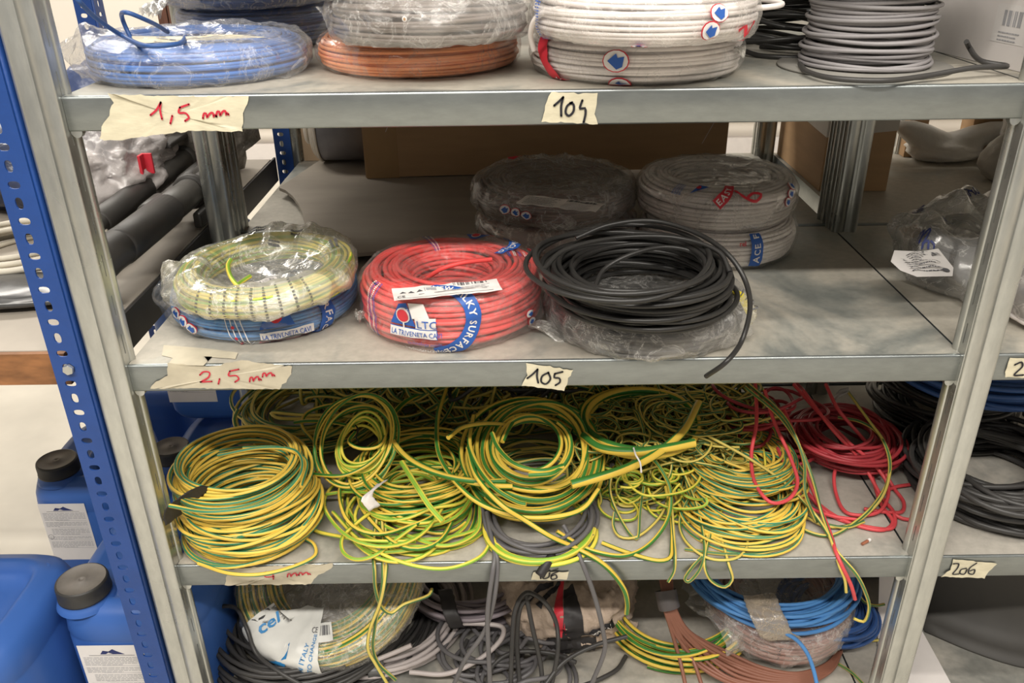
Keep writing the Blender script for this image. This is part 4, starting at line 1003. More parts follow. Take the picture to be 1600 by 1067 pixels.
tape(s106, 'tape_label', [(356, 889), (420, 884), (520, 880), (518, 888), (497, 898), (486, 912), (352, 914)], mat=m_tapec, strokes=[[(415, 894), (414, 901), (428, 901)], [(426, 893), (427, 905)], ] + [mm(449, 467, 899, 5, 2, -2), mm(467, 485, 897, 4, 2, -1)], smat=m_red, wd=.0019, seed=5, label='aged tape marked 4 mm in red')
tape(s106, 'tape_label', [(833, 893), (888, 893), (886, 905), (830, 906)], strokes=[[(843, 893), (845, 904)], [(856, 893), (848, 897), (849, 904), (857, 902), (859, 895)], [(872, 893), (862, 898), (862, 905), (870, 903), (868, 898), (862, 900)]], wd=.0022, seed=6, label='masking tape marked 106 in black')
s206, s205 = rightsh[Z6], rightsh[Z5]
tape(s206, 'tape_label', [(1489, 873), (1530, 877), (1558, 880), (1545, 892), (1538, 903), (1471, 900), (1484, 890)], strokes=[[(1490, 881), (1498, 881), (1496, 888), (1489, 897), (1498, 897)], [(1510, 888), (1502, 890), (1500, 896), (1507, 897), (1511, 890)], [(1526, 880), (1515, 888), (1514, 896), (1521, 897), (1523, 890), (1516, 892)]], wd=.0021, seed=7, label='masking tape marked 206 in black')
tape(s205, 'tape_label', [(1577, 560), (1612, 558), (1650, 560), (1650, 592), (1570, 589), (1572, 575)], strokes=[[(1586, 570), (1596, 566), (1598, 572), (1585, 586), (1599, 586)], [(1612, 568), (1606, 574), (1606, 584), (1614, 584), (1616, 572)]], wd=.0024, seed=8, label='masking tape marked 20 in black, cut by the frame')
# torn tape remnant on the 105 shelf top
p = Print(lambda x, y, l: np.array([x, y, .0006 + .0004 * l + .002 * abs(noise.noise(Vector((x * 130, y * 60, 0))))])); q = [at_z(*a, 0) for a in ((256, 540), (330, 546), (372, 553), (368, 562), (332, 558), (318, 572), (262, 571), (270, 560), (253, 556))]
p.poly([tuple(a[:2]) for a in q], m_tapec, 0); o = p.mb.build('tape_remnant', [m_tapec], None); o.parent = s105
for v in o.data.vertices: v.co = v.co - main.location

# ===== blue rack contents =====
hank('off-white cable coil on the blue rack, partly hidden by its post', (-.27, .31, .13, RZ + .004), (-.27, .31, .12, RZ + .035), 12, .03, .0042, simple('cream_cable', (.50, .46, .38), .5), seed=60, zmin=RZ, jr=.01, jc=.01)
o = lump('film_packet', 'flat dark packet in clear film at front of the blue rack', (-.24, .165, RZ), (.13, .055, .016), simple('dark_packet', (.05, .05, .05), .25, var=.6, scale=14, bmp=.4, bscale=30), 'packet', 4, .06, 20)
lump('plastic_bag', 'dark navy plastic bag on the blue rack behind the off-white coil', (-.36, .60, RZ), (.16, .12, .085), simple('navy_bag_plastic', (.035, .045, .09), .28, var=.5, scale=10, bmp=.6, bscale=16, bdist=.01), 'bag', 5, .16, 20)
lump('plastic_bag', 'translucent blue plastic bag at the back of the blue rack', (-.335, .80, RZ), (.09, .09, .12), simple('blue_bag_plastic', (.07, .10, .22), .3, var=.5, scale=12, bmp=.6, bscale=20, bdist=.01), 'bag', 15, .14, 20)
lump('crumpled_film', 'crumpled whitish plastic film beside the dark tubes', (-.255, .60, RZ), (.09, .16, .075), film('crumpled_white', .75, (.78, .72, .70), 20, .4, .45), 'plastic film', 6, .22, 26, sub=5)
lump('wrapped_bundle', 'large clear film bundle over dark goods at the back of the rack', (-.19, .80, RZ), (.14, .07, .115), simple('clear_wrapped_dark', (.20, .18, .155), .22, var=.7, scale=22, bmp=.8, bscale=36, bdist=.01), 'bundle', 7, .16, 30)
mb = MB(); c0 = at_z(232, 252, RZ + .09); mb.box((c0[0] - .009, c0[1] - .006, RZ + .07), (c0[0] + .009, c0[1] - .001, RZ + .105)); mb.box((c0[0] - .009, c0[1] - .022, RZ + .07), (c0[0] - .004, c0[1] - .006, RZ + .105))
tag(mb.build('clip', c_redp, None, loc=(c0[0], c0[1], RZ + .07), bevel=.001), 'small red plastic clip poking out between the bags', 'clip')
m_tool = simple('dark_grey_tool_plastic', (.050, .046, .042), .5, var=.2, scale=14); m_tool2 = simple('grey_tool_band', (.085, .08, .072), .45)
def pole(label, a, c, r, segs, extra=None, seed=0):
    a, c = np.array(a, float), np.array(c, float); D = c - a; L = np.linalg.norm(D); root = empty('telescopic_pole', (a[0], a[1], a[2] - r), label, 'pole', 'dark poles on the blue rack')
    for k, (t0, t1, rs, nm, m) in enumerate(segs):
        mb = MB(); x0, x1 = t0 * L, t1 * L; rr = r * rs
        lathe_x(mb, [(x0, 0), (x0, rr * .85), (x0 + .003, rr), (x0 + (x1 - x0) * .5, rr * 1.01), (x1 - .003, rr), (x1, rr * .85), (x1, 0)], a[0], a[1], a[2], 28, 0, D); mb.build(nm, m, root, True)
    return root, a, D / L
P0, d0 = np.array([-.075, .20, RZ + .060]), np.array([-.082, .62, RZ + .045])
rt_, a_, dd = pole('thickest dark grey pole nearest the shelf posts, elbow at its near end', P0, d0, .026, [(0, .45, 1.0, 'grip', m_tool), (.44, .72, .9, 'tube', m_tool2), (.70, .74, 1.15, 'collar', m_tool), (.74, .95, .7, 'tube', m_tool), (.93, 1., 1.05, 'end_bracket', m_tool2)])
mb = MB(); mb.tube(spline([P0 + [0, .02, 0], P0 + [-.01, -.02, -.004], P0 + [-.02, -.055, -.014], P0 + [-.03, -.08, -.017]], .008), np.linspace(.026, .027, len(spline([P0 + [0, .02, 0], P0 + [-.01, -.02, -.004], P0 + [-.02, -.055, -.014], P0 + [-.03, -.08, -.017]], .008))), 20); mb.build('elbow', m_tool, rt_, True)
mb = MB(); mb.box((-.062, .44, RZ + .004), (-.048, .54, RZ + .03)); mb.build('clamp_lever', m_tool, rt_, True, bevel=.004)
mb = MB(); lathe_x(mb, [(0, 0), (0, .010), (.03, .010), (.034, .007), (.034, 0)], -.067, .145, RZ + .011, 14, 0, (-.6, -.5, 0)); mb.build('knob', simple('translucent_knob', (.16, .15, .14), .3), rt_, True)
pole('slim dark grey pole lying between the two thick poles', (-.128, .26, RZ + .03), (-.128, .70, RZ + .034), .016, [(0, .4, .8, 'tube', m_tool), (.38, .52, 1.25, 'clamp', m_tool2), (.5, .8, .9, 'tube', m_tool2), (.78, 1, 1.1, 'grip', m_tool)])
rt_, a_, dd = pole('dark grey pole on the left beside the crumpled film', (-.180, .28, RZ + .040), (-.168, .78, RZ + .05), .021, [(0, .18, .85, 'tube', m_tool2), (.16, .52, 1.0, 'grip', m_tool), (.5, .9, .92, 'tube', m_tool2), (.88, 1., 1.1, 'collar', m_tool)])
mb = MB(); mb.box((-.180, .64, RZ + .088), (-.155, .74, RZ + .098)); mb.build('trigger', m_tool, rt_, True, bevel=.003)

# brown post and skirting far behind
mb = MB(); c0 = at_y(262, 20, 1.25); mb.box((c0[0] - .025, 1.25, ZF), (c0[0] - .003, 1.29, 1.0)); mb.box((c0[0], 1.25, ZF), (c0[0] + .02, 1.29, 1.0)); tag(mb.build('wooden_post', simple('brown_wood', (.15, .065, .04), .5, var=.4, scale=14, stretch=(4, 4, .6)), None, loc=(c0[0], 1.27, ZF)), 'reddish brown timber post against the pale wall at upper left', 'post')
mb = MB(); mb.box((-4.9, 3.84, ZF), (3.9, 3.9, ZF + .10)); struct(mb.build('baseboard_back', m_white))
mb = MB(); mb.tube([(-4.5, 3.80, ZF + .24), (3, 3.80, ZF + .24)], .02, 12); mb.tube([(-4.5, 3.80, ZF + .36), (3, 3.80, ZF + .36)], .02, 12); struct(mb.build('trim_1', m_white))

# ===== blue jerrycans =====
def jerrycan(label, x0, x1, y0, y1, zb, H, cap=None, cap_r=.038, lab=None, recess=False, handle=True, seed=0):
    root = empty('jerrycan', ((x0 + x1) / 2, (y0 + y1) / 2, zb), label, 'jerrycan', 'blue plastic jerrycans beside the shelves')
    cx_, cy_, a, c = (x0 + x1) / 2, (y0 + y1) / 2, (x1 - x0) / 2, (y1 - y0) / 2
    def sec(s_, z, e=4.2, dish=0):
        t = np.linspace(0, 2 * PI, 72, endpoint=False); ct, st = np.cos(t), np.sin(t)
        return [(cx_ + (a - s_) * np.sign(u) * abs(u) ** (2 / e), cy_ + (c - s_) * np.sign(v) * abs(v) ** (2 / e), z) for u, v in zip(ct, st)]
    Hb = H - .028
    prof = [(.020, .0006), (.008, .006), (.002, .018), (.0, .04), (.0, Hb * .30), (.0015, Hb * .32), (.0015, Hb * .34), (0, Hb * .36), (.0, Hb * .80), (.0015, Hb * .815), (.0015, Hb * .83), (0, Hb * .845), (.002, Hb - .030), (.007, Hb - .014), (.016, Hb - .005), (.028, Hb - .001)]
    if recess: prof += [(.036, Hb + .004), (.044, Hb + .002), (.05, Hb - .012), (.058, Hb - .022), (.08, Hb - .024)]
    else: prof += [(.034, Hb), (.042, Hb - .007), (.055, Hb - .008)]
    mb = MB(); G = [sec(s_, zb + z) for s_, z in prof]; mb.grid(np.array(G), 0, True, closed_v=True)
    n = 72; mb.add(G[-1], [tuple(range(n))], None, 0, False); mb.add(G[0], [tuple(range(n))[::-1]], None, 0, False)
    mb.build('body', m_can, root, True)
    zt = zb + Hb - .010
    if cap:
        X, Y = cap
        mb = MB(); lathe_x(mb, [(0, cap_r * 1.12), (.008, cap_r * 1.05), (.012, cap_r * .92), (.018, cap_r * .92)], X, Y, zt, 40, 0, (0.0001, 0, 1)); mb.build('neck', m_can, root, True)
        mb = MB(); nr = 90; t = np.linspace(0, 2 * PI, nr, endpoint=False); z0 = zt + .014; h = zb + H - z0 
        rad = lambda k: cap_r * (1 if k % 2 else .975)
        pr = [(0.0, z0, 0), (1, z0, 1), (1, z0 + h * .12, 1), (.985, z0 + h * .16, 2), (.985, z0 + h * .85, 2), (.955, z0 + h, 0), (.90, z0 + h + .001, 3), (.88, z0 + h - .0008, 3), (.2, z0 + h - .0008, 3), (.18, z0 + h + .0004, 3), (.08, z0 + h + .0004, 3), (.06, z0 + h - .001, 3), (0.001, z0 + h - .001, 3)]
        G = np.array([[(X + (rad(k) if m == 2 else cap_r) * r * math.cos(q), Y + (rad(k) if m == 2 else cap_r) * r * math.sin(q), z) for r, z, m in pr] for k, q in enumerate(t)])
        mb.grid(G[:, :7], 0, True, closed_u=True); mb.grid(G[:, 6:], 1, True, closed_u=True); mb.build('cap', [m_cap, m_captop], root, True)
    if handle:
        hx = cx_ + (a * .30 if not cap or cap[0] < cx_ else -a * .3)
        pts = [(hx, y0 + .05, zt - .012), (hx, y0 + .062, zt + .018), (hx, y0 + .085, zt + .026), (hx, (y0 + y1) / 2, zt + .028), (hx, y1 - .07, zt + .026), (hx, y1 - .045, zt + .014), (hx, y1 - .035, zt - .012)]
        if handle == 'x': hy = cy_ + .01; pts = [(x0 + .10, hy, zt - .012), (x0 + .105, hy, zt + .018), (x0 + .12, hy, zt + .026), (x1 - .06, hy, zt + .028), (x1 - .04, hy, zt + .014), (x1 - .035, hy, zt - .012)]
        mb = MB(); mb.tube(spline(pts, .006), .011, 14); mb.build('handle', m_can, root, True)
    if recess:
        for (dx, dy) in ((a * .62, c * .62), (a * .62, -c * .30)):
            mb = MB(); lathe_x(mb, [(0, .012), (.002, .010), (.003, .006), (.0005, .003), (.0005, 0)], cx_ + dx, cy_ + dy, zb + Hb - .004, 20, 0, (.0001, 0, 1)); mb.build('boss', m_can, root, True)
    if lab:
        lx, lz, lw, lh = lab; p = Print(plane_fn((lx, y0 - .0004, lz), (1, 0, 0), (0, 0, 1), None, .0003)); rr = random.Random(seed)
        p.rect(0, 0, lw, lh, m_paper, 0); mx = lw / 2
        p.poly([(mx - .017, lh * .88), (mx - .012, lh * .93), (mx - .004, lh * .915), (mx + .003, lh * .95), (mx + .008, lh * .925), (mx + .02, lh * .88)], m_navy, 1); p.poly([(mx - .008, lh * .885), (mx - .004, lh * .905), (mx + .002, lh * .89)], m_paper, 2)
        p.rect(lw * .15, lh * .862, lw * .85, lh * .867, m_ink, 1, .03)
        z_ = lh * .83
        for blk, nl in enumerate((6, 4, 5, 3, 5)):
            if z_ < .02: break
            for k in range(nl):
                e = lw * (.95 if k < nl - 1 else rr.uniform(.3, .9)); x = lw * (.05 if blk != 2 else .14)
                while x < e: l = rr.uniform(.003, .010); p.rect(x, z_, min(e, x + l), z_ + .0011, m_inkg, 1, .03); x += l + .0012
                z_ -= .0030
            z_ -= .003; p.rect(lw * .3, z_ + .0045, lw * .95, z_ + .005, m_inkg, 1, .05)
        p.ribbon([(lw * .08 + .005 * math.cos(k), lh * .42 + .005 * math.sin(k)) for k in np.linspace(0, 6.3, 14)], .0006, m_ink, 1)
        p.build('paper_label', root, True)
    return root
c2 = at_z(127, 905, -.40); c1 = at_z(88, 718, -.40); c5 = at_z(268, 697, -.40)
jerrycan('nearest blue jerrycan with a black cap and white label, beside the silver post', c2[0] - .045, -.012, .032, .30, ZF, .36, (c2[0], c2[1] + .0), .038, (c2[0] - .010, -.64, .098, .15), seed=1)
jerrycan('blue jerrycan with black cap and full white label, standing behind the nearest ones', c1[0] - .055, c1[0] + .115, c1[1] - .045, c1[1] + .20, ZF, .36, (c1[0], c1[1]), .036, (c1[0] - .03, -.595, .085, .13), seed=2)
jerrycan('blue jerrycan with black cap seen between the silver post and the green hank', -.205, -.012, c5[1] - .05, c5[1] + .2, ZF, .36, (c5[0] - .002, c5[1]), .034, None, seed=3)
jerrycan('blue jerrycan stacked on another, its white label just under the shelf', -.213, -.030, .50, .73, ZF + .365, .38, None, lab=(at_y(265, 627, .4996)[0], at_y(300, 628, .4996)[2], .092, .10), handle=True, seed=4)
jerrycan('blue jerrycan with a recessed top at the lower left corner, no cap in view', -.46, c2[0] - .052, -.07, .185, ZF, .362, None, recess=True, handle=False, lab=(-.43, -.70, .09, .2), seed=5)
jerrycan('blue jerrycan at the very back left of the stacked one', -.42, -.235, .66, .88, ZF, .36, None, lab=None, seed=6)
# ===== loose hanks on the 106 shelf =====
G6 = 'loose yellow-green cable hanks on the 106 shelf'
def strands(root, mat, wr, *paths, z=Z6, name='strand', sides=8, lift=0., roll=None):
    for k, P in enumerate(paths):
        mb = MB(); mb.tube(spline(wp(P, z, lift), .005), wr, sides, roll=(k * 1.7 if roll is None else roll)); mb.build(name, mat, root, True)
def band3d(root, pts, W_, wd, mat, name='tape_tie', seed=0, z=None):
    P = spline(np.array(pts, float), .003); rr = np.random.default_rng(seed); W_ = np.array(W_, float); W_ /= np.linalg.norm(W_)
    G = []
    for i, p_ in enumerate(P):
        e = rr.normal(0, .0006); G.append([p_ + W_ * (wd * s_ + e) + np.array([0, 0, .0008 * math.sin(s_ * 9 + i * .5)]) for s_ in np.linspace(-.5, .5, 9)])
    mb = MB(); mb.grid(np.array(G), 0); return mb.build(name, mat, root, True, solid=-.0006)
m_btape = simple('black_cloth_tape', (.018, .016, .017), .55, bmp=.3, bscale=60)

# front left coil with the black tie
cA = circ(287, 512, 897, Z6 + .004); cB = circ(262, 470, 778, Z6 + .098)
hA = hank('neat tall yellow-green coil tied with black tape at front left of the 106 shelf', cA, cB, 50, .020, .0027, c_yt, seed=70, zmin=Z6, group=G6, jr=.005, jc=.003, jz=.003, order='lin')
hank_mb(circ(300, 505, 880, Z6 + .02), circ(285, 490, 790, Z6 + .08), 16, .006, .0027, np.random.default_rng(71), jr=.008, jc=.009, jz=.012, zmin=Z6).build('crossing_turns', c_yt, hA, True)
band3d(hA, [at_z(322, 770, Z6 + .095), at_z(306, 768, Z6 + .106), at_z(288, 773, Z6 + .112), at_z(272, 786, Z6 + .108), at_z(268, 800, Z6 + .094), at_z(272, 812, Z6 + .078)], (.55, .8, .1), .026, m_btape)
strands(hA, c_yt, .0027, [(470, 760, .09), (478, 720, .10), (440, 700, .105), (380, 700, .10)], [(310, 880, .01), (360, 896, .012), (410, 897, .012), (462, 884, .010), (492, 868, .008), (490, 850, .006), (478, 842, .006)],
        [(265, 790, .11), (330, 800, .115), (420, 785, .112), (470, 740, .108), (462, 705, .106), (410, 700, .104), (340, 712, .10)], name='loose_turn')

hB = hank('dark messy yellow-green hank at the back left of the 106 shelf', circ(372, 610, 715, Z6 + .01), circ(368, 600, 690, Z6 + .06), 26, .05, .0030, c_yt2, seed=72, zmin=Z6, group=G6, jr=.020, jc=.014, jz=.010)
strands(hB, c_yt2, .0032, [(424, 668, .08), (440, 715, .05)], [(372, 640, .08), (366, 655, .07), (376, 680, .05), (400, 690, .045), (450, 680, .05), (520, 668, .06)], [(610, 660, .08), (540, 650, .085), (470, 648, .085), (424, 645, .085), (432, 652, .08), (500, 655, .08)], name='loose_turn')
c0 = at_z(562, 692, Z6 + .085)
hC = empty('cable_hank', (c0[0], c0[1], Z6 + .04), 'small tight yellow-green ring tied with a black wire, on the dark hank', 'cable hank', G6)
rng = np.random.default_rng(73)
mb = hank_mb((c0[0], c0[1], .040, Z6 + .075), (c0[0] + .004, c0[1], .036, Z6 + .09), 9, .010, .0024, rng, jr=.005, jc=.003, jz=.003, tilt=(.1, .75)); mb.build('windings', c_lime, hC, True)
mb = hank_mb((c0[0], c0[1], .056, Z6 + .08), (c0[0] - .006, c0[1], .060, Z6 + .09), 5, .006, .0026, rng, jr=.006, jc=.004, jz=.004, tilt=(.1, .75)); mb.build('outer_turns', c_yg, hC, True)
strands(hC, c_yg, .0028, [(468, 735, .05), (500, 742, .06), (540, 742, .065), (580, 722, .075), (606, 690, .085), (612, 662, .09), (598, 644, .095), (560, 640, .10), (520, 655, .095)],
        [(555, 675, .10), (545, 690, .095), (560, 700, .09), (590, 698, .09), (602, 680, .095), (600, 650, .10), (570, 632, .105), (520, 632, .10), (480, 645, .09), (472, 665, .085), (490, 690, .075), (495, 700, .07)], [(460, 660, .09), (480, 658, .095), (520, 660, .095), (556, 668, .1)], name='loose_turn')
strands(hC, m_btape, .0012, [(555, 664, .105), (560, 672, .104), (556, 682, .10), (560, 690, .098)], name='wire_tie')

hD = hank('ringed yellow-green coil with a torn white tape tag, centre left', circ(550, 762, 815, Z6 + .006), circ(552, 752, 785, Z6 + .055), 34, .034, .0027, c_yg, seed=74, zmin=Z6, group=G6, jr=.008, jc=.006, jz=.004)
strands(hD, c_yg, .0042, [(606, 640, .09), (605, 668, .088), (622, 702, .085), (665, 730, .082), (715, 748, .08), (760, 758, .08), (800, 760, .075)], [(614, 650, .092), (612, 680, .09), (640, 718, .088), (690, 742, .085), (745, 752, .083), (790, 752, .08)], [(608, 670, .085), (620, 640, .08), (655, 618, .075), (720, 612, .07), (790, 622, .07)], name='thick_turn')
strands(hD, c_lime, .0042, [(628, 722, .085), (650, 758, .075), (672, 792, .06), (692, 815, .05)], name='cut_end')
band3d(hD, [at_z(598, 752, Z6 + .064), at_z(586, 762, Z6 + .067), at_z(574, 776, Z6 + .062), at_z(586, 794, Z6 + .045)], (.8, .55, .1), .018, simple('dirty_white_tape', (.60, .56, .54), .5, var=.3, scale=40), 'tape_tag')

a0, a1 = at_z(520, 885, Z6), at_z(765, 800, Z6)
tE = empty('cable_tangle', ((a0[0] + a1[0]) / 2, .05, Z6), 'loose lime and yellow loops spilling over the front edge, centre left', 'cable tangle', G6)
cE = circ(515, 772, 886, Z6 + .004); hank_mb(cE, (cE[0], cE[1] + .01, cE[2] * .9, Z6 + .03), 12, .06, .0027, np.random.default_rng(75), jr=.022, jc=.022, jz=.008, zmin=Z6).build('loops', c_lime, tE, True)
hank_mb((cE[0] + .01, cE[1], cE[2] * .95, Z6 + .01), (cE[0], cE[1] + .01, cE[2] * .8, Z6 + .035), 7, .05, .0028, np.random.default_rng(79), jr=.03, jc=.03, jz=.008, zmin=Z6).build('loops', c_yg, tE, True)
strands(tE, c_lime, .0027, [(595, 790, .03), (560, 815, .03), (535, 840, .025), (536, 862, .02), (555, 874, .018), (585, 868, .018), (620, 842, .025), (650, 820, .03)], [(487, 820, .006), (492, 828, .006), (530, 838, .02), (580, 845, .022), (650, 846, .02)],
        [(510, 772, .03), (545, 768, .035), (590, 775, .04), (625, 800, .03)], [(520, 800, .02), (570, 850, .02), (640, 882, .012), (700, 888, .008), (750, 870, .01), (768, 845, .01)], [(560, 770, .03), (570, 800, .02), (640, 838, .02), (700, 852, .02), (745, 830, .02), (750, 790, .03)], name='loose_turn')
strands(tE, c_yt2, .0026, [(590, 800, .03), (584, 840, .012), (583, 866, .006), (585, 890, 'f', -.008), (586, 915, 'f', -.008), (591, 937, 'f', -.006), (598, 951, 'f', -.004), (611, 958, 'f', .0), (630, 945, 'f', .01), (671, 929, 'f', .03), (675, 920, 'f', .04)],
        [(600, 790, .03), (604, 840, .012), (605, 866, .006), (601, 910, 'f', -.012), (594, 942, 'f', -.014), (578, 984, 'f', -.018), (575, 1014, 'f', -.02), (586, 1036, 'f', -.02), (606, 1070, 'f', -.02)],
        [(596, 800, .03), (598, 850, .012), (598, 868, .006), (598, 912, 'f', -.010), (586, 978, 'f', -.012), (583, 1014, 'f', -.012), (591, 1036, 'f', -.012), (618, 1062, 'f', -.01)], name='hanging_end')

hE = hank('thick green and yellow cable in wide spirals, centre of the 106 shelf', circ(722, 945, 786, Z6 + .060), circ(726, 942, 775, Z6 + .075), 8, .020, .0037, c_yg, seed=76, group=G6, jr=.008, jc=.010, jz=.006, tilt=(0, .30))
rng = np.random.default_rng(77)
hank_mb(circ(742, 925, 755, Z6 + .085), circ(752, 915, 745, Z6 + .095), 5, .012, .0037, rng, jr=.006, jc=.008, jz=.005, tilt=(0, .35)).build('middle_turns', c_yg, hE, True)
hank_mb(circ(768, 892, 735, Z6 + .100), circ(772, 888, 728, Z6 + .108), 4, .010, .0035, rng, jr=.005, jc=.005, jz=.004, tilt=(0, .40)).build('inner_turns', c_yg, hE, True)
hank_mb(circ(745, 920, 800, Z6 + .02), circ(745, 920, 780, Z6 + .05), 9, .04, .003, rng, jr=.012, jc=.01, jz=.006).build('under_turns', c_yt2, hE, True)
strands(hE, c_yg, .0036, [(769, 677, .135), (780, 702, .13), (806, 726, .125), (845, 736, .122), (880, 728, .12)], [(805, 653, .12), (793, 672, .12), (785, 690, .115)], [(826, 742, .118), (860, 740, .12), (875, 732, .118)],
        [(700, 684, .12), (722, 668, .12), (760, 662, .118), (800, 665, .115)], [(700, 600, .09), (683, 660, .10), (690, 720, .09), (740, 780, .07), (800, 805, .06), (860, 808, .06), (910, 795, .06), (935, 765, .07)],
        [(731, 700, .10), (745, 745, .095), (785, 790, .08), (819, 812, .06), (860, 838, .04), (903, 858, .014), (935, 876, 'f', -.006), (955, 893, 'f', -.010), (975, 921, 'f', -.008), (980, 942, 'f', -.004), (979, 958, 'f', .002)],
        [(740, 650, .11), (735, 700, .105), (770, 760, .09), (812, 786, .08), (822, 788, .08)], name='loose_turn')
m_core = simple('copper_and_white_core', (.75, .62, .5), .4)
hF = hank('grey cable ring below the green spirals, its ends hanging over the shelf', circ(750, 934, 866, Z6 + .012), circ(756, 928, 858, Z6 + .024), 6, .016, .0034, c_gry, seed=78, zmin=Z6, jr=.005, jc=.004, jz=.003)
strands(hF, c_gry, .0034, [(760, 800, .03), (768, 840, .015), (773, 868, .008), (770, 892, 'f', -.012), (762, 956, 'f', -.02), (763, 1010, 'f', -.02), (766, 1072, 'f', -.02)],
        [(752, 790, .03), (764, 840, .012), (776, 868, .008), (775, 915, 'f', -.014), (758, 984, 'f', -.012), (727, 1030, 'f', -.01), (708, 1072, 'f', -.01)],
        [(880, 820, .03), (898, 852, .01), (905, 868, .007), (918, 900, 'f', -.012), (930, 935, 'f', -.014), (942, 984, 'f', -.014), (945, 1014, 'f', -.012), (924, 1070, 'f', -.012)], name='hanging_end')
mb = MB(); P = spline(np.array([at_z(864, 866, Z6 + .010), at_z(856, 878, Z6 + .009), at_y(843, 899, -.022)]), .004); mb.tube(P, np.linspace(.0052, .0062, len(P)), 14, cap=False); mb.build('sleeve', m_btape, hF, True, solid=-.0008)
hG = hank('yellow-green ring lying lowest at the front edge, under the grey ring', circ(752, 934, 886, Z6 + .005), circ(756, 930, 880, Z6 + .014), 6, .012, .0034, c_lime, seed=80, zmin=Z6, group=G6, jr=.005, jc=.005, jz=.002)

hH = hank('very thick yellow and green cable ring held by a white zip tie', circ(908, 1096, 716, Z6 + .085), circ(908, 1096, 704, Z6 + .098), 2.6, .010, .0060, c_yg, seed=81, group=G6, jr=.004, jc=.003, jz=.003, sides=12)
strands(hH, c_yg, .0064, [(1085, 692, .108), (1040, 700, .108), (990, 706, .108), (940, 700, .106), (912, 680, .104)], [(893, 757, .09), (930, 747, .095), (975, 733, .10), (1020, 712, .105), (1065, 676, .11), (1092, 630, .112)], name='cut_end', sides=12, roll=2.6)
strands(hH, m_paper, .0013, [(990, 700, .118), (994, 712, .119), (1000, 722, .115), (1002, 738, .11)], name='zip_tie')

# thin yellow-green tangle in the middle right
a0, a1 = at_z(890, 800, Z6), at_z(1215, 700, Z6)
tI = empty('cable_tangle', ((a0[0] + a1[0]) / 2, .2, Z6), 'dense tangle of thin yellow-green cable right of the green spirals', 'cable tangle', G6)
rng = np.random.default_rng(82)
tangle_mb((a0[0] + .005, a1[0] - .03, .12, .36, Z6 + .003), 44, .0021, rng, length=1.0, loopr=(.018, .05), zr=(.0, .085)).build('loops', c_yt2, tI, True)
tangle_mb((.66, .80, .16, .27, Z6 + .05), 12, .0021, rng, length=.9, loopr=(.03, .07), zr=(.0, .05)).build('loops', c_yt2, tI, True)
tangle_mb((a0[0] + .02, a1[0] - .06, .08, .20, Z6 + .003), 9, .0021, rng, length=.7, loopr=(.02, .05), zr=(.0, .05)).build('loops', c_lime, tI, True)
strands(tI, c_yt2, .0022, [(957, 735, .06), (953, 765, .04), (960, 790, .02), (985, 835, .004), (995, 842, .004), (1000, 800, .02), (1006, 760, .04)], [(960, 800, .02), (958, 820, .008), (968, 838, .005), (990, 840, .005), (1020, 820, .01), (1040, 790, .02), (1045, 740, .05)],
        [(1100, 690, .07), (1128, 720, .05), (1150, 705, .06), (1160, 690, .07), (1130, 680, .08), (1095, 677, .08)], [(1105, 740, .05), (1070, 790, .02), (1062, 820, .008), (1075, 850, .005), (1110, 873, .004), (1150, 872, .004), (1168, 850, .005), (1160, 830, .006), (1130, 830, .006), (1095, 845, .006)],
        [(1060, 720, .06), (1085, 780, .03), (1098, 830, .01), (1100, 870, .004), (1092, 892, 'f', -.005), (1075, 909, 'f', -.008), (1070, 905, 'f', -.006), (1080, 888, 'f', -.003), (1098, 868, .004)],
        [(1090, 760, .03), (1112, 810, .01), (1104, 858, .005), (1101, 885, 'f', -.006), (1112, 908, 'f', -.010), (1133, 917, 'f', -.012), (1144, 906, 'f', -.010), (1138, 880, 'f', -.006), (1128, 845, .005), (1105, 790, .02), (1085, 760, .03)],
        [(1040, 740, .05), (1048, 780, .03), (1053, 840, .01), (1055, 872, .005), (1053, 893, 'f', -.006), (1044, 909, 'f', -.009)], name='loose_turn')
strands(tI, c_yg, .0030, [(1010, 705, .09), (1034, 735, .07), (1047, 765, .05), (1044, 809, .025), (1012, 852, .008), (975, 868, .006), (931, 862, .008), (903, 850, .012), (870, 830, .03)], [(941, 848, .004), (980, 863, .004), (1030, 876, .004), (1046, 872, .004), (1050, 850, .006), (1048, 800, .02), (1040, 760, .04)], name='loose_turn')

hJ = hank('flat yellow-green coil of thin cable at right centre of the 106 shelf', circ(1056, 1264, 870, Z6 + .004), circ(1078, 1246, 752, Z6 + .062), 54, .034, .0024, c_yt, seed=83, zmin=Z6, group=G6, jr=.008, jc=.006, jz=.003)
strands(hJ, c_yt2, .0024, [(1070, 858, .003), (1140, 866, .003), (1200, 862, .003), (1250, 840, .003), (1256, 820, .003)], name='loose_turn')
a0, a1 = at_z(1190, 700, Z6), at_z(1300, 640, Z6)
hK2 = empty('cable_tangle', (.82, .25, Z6), 'dark yellow-green loops behind the flat coil, towards the red cable', 'cable tangle', G6)
tangle_mb((.70, .86, .20, .40, Z6 + .003), 18, .0024, np.random.default_rng(84), length=1.0, loopr=(.03, .08), zr=(0, .10)).build('loops', c_yt2, hK2, True)

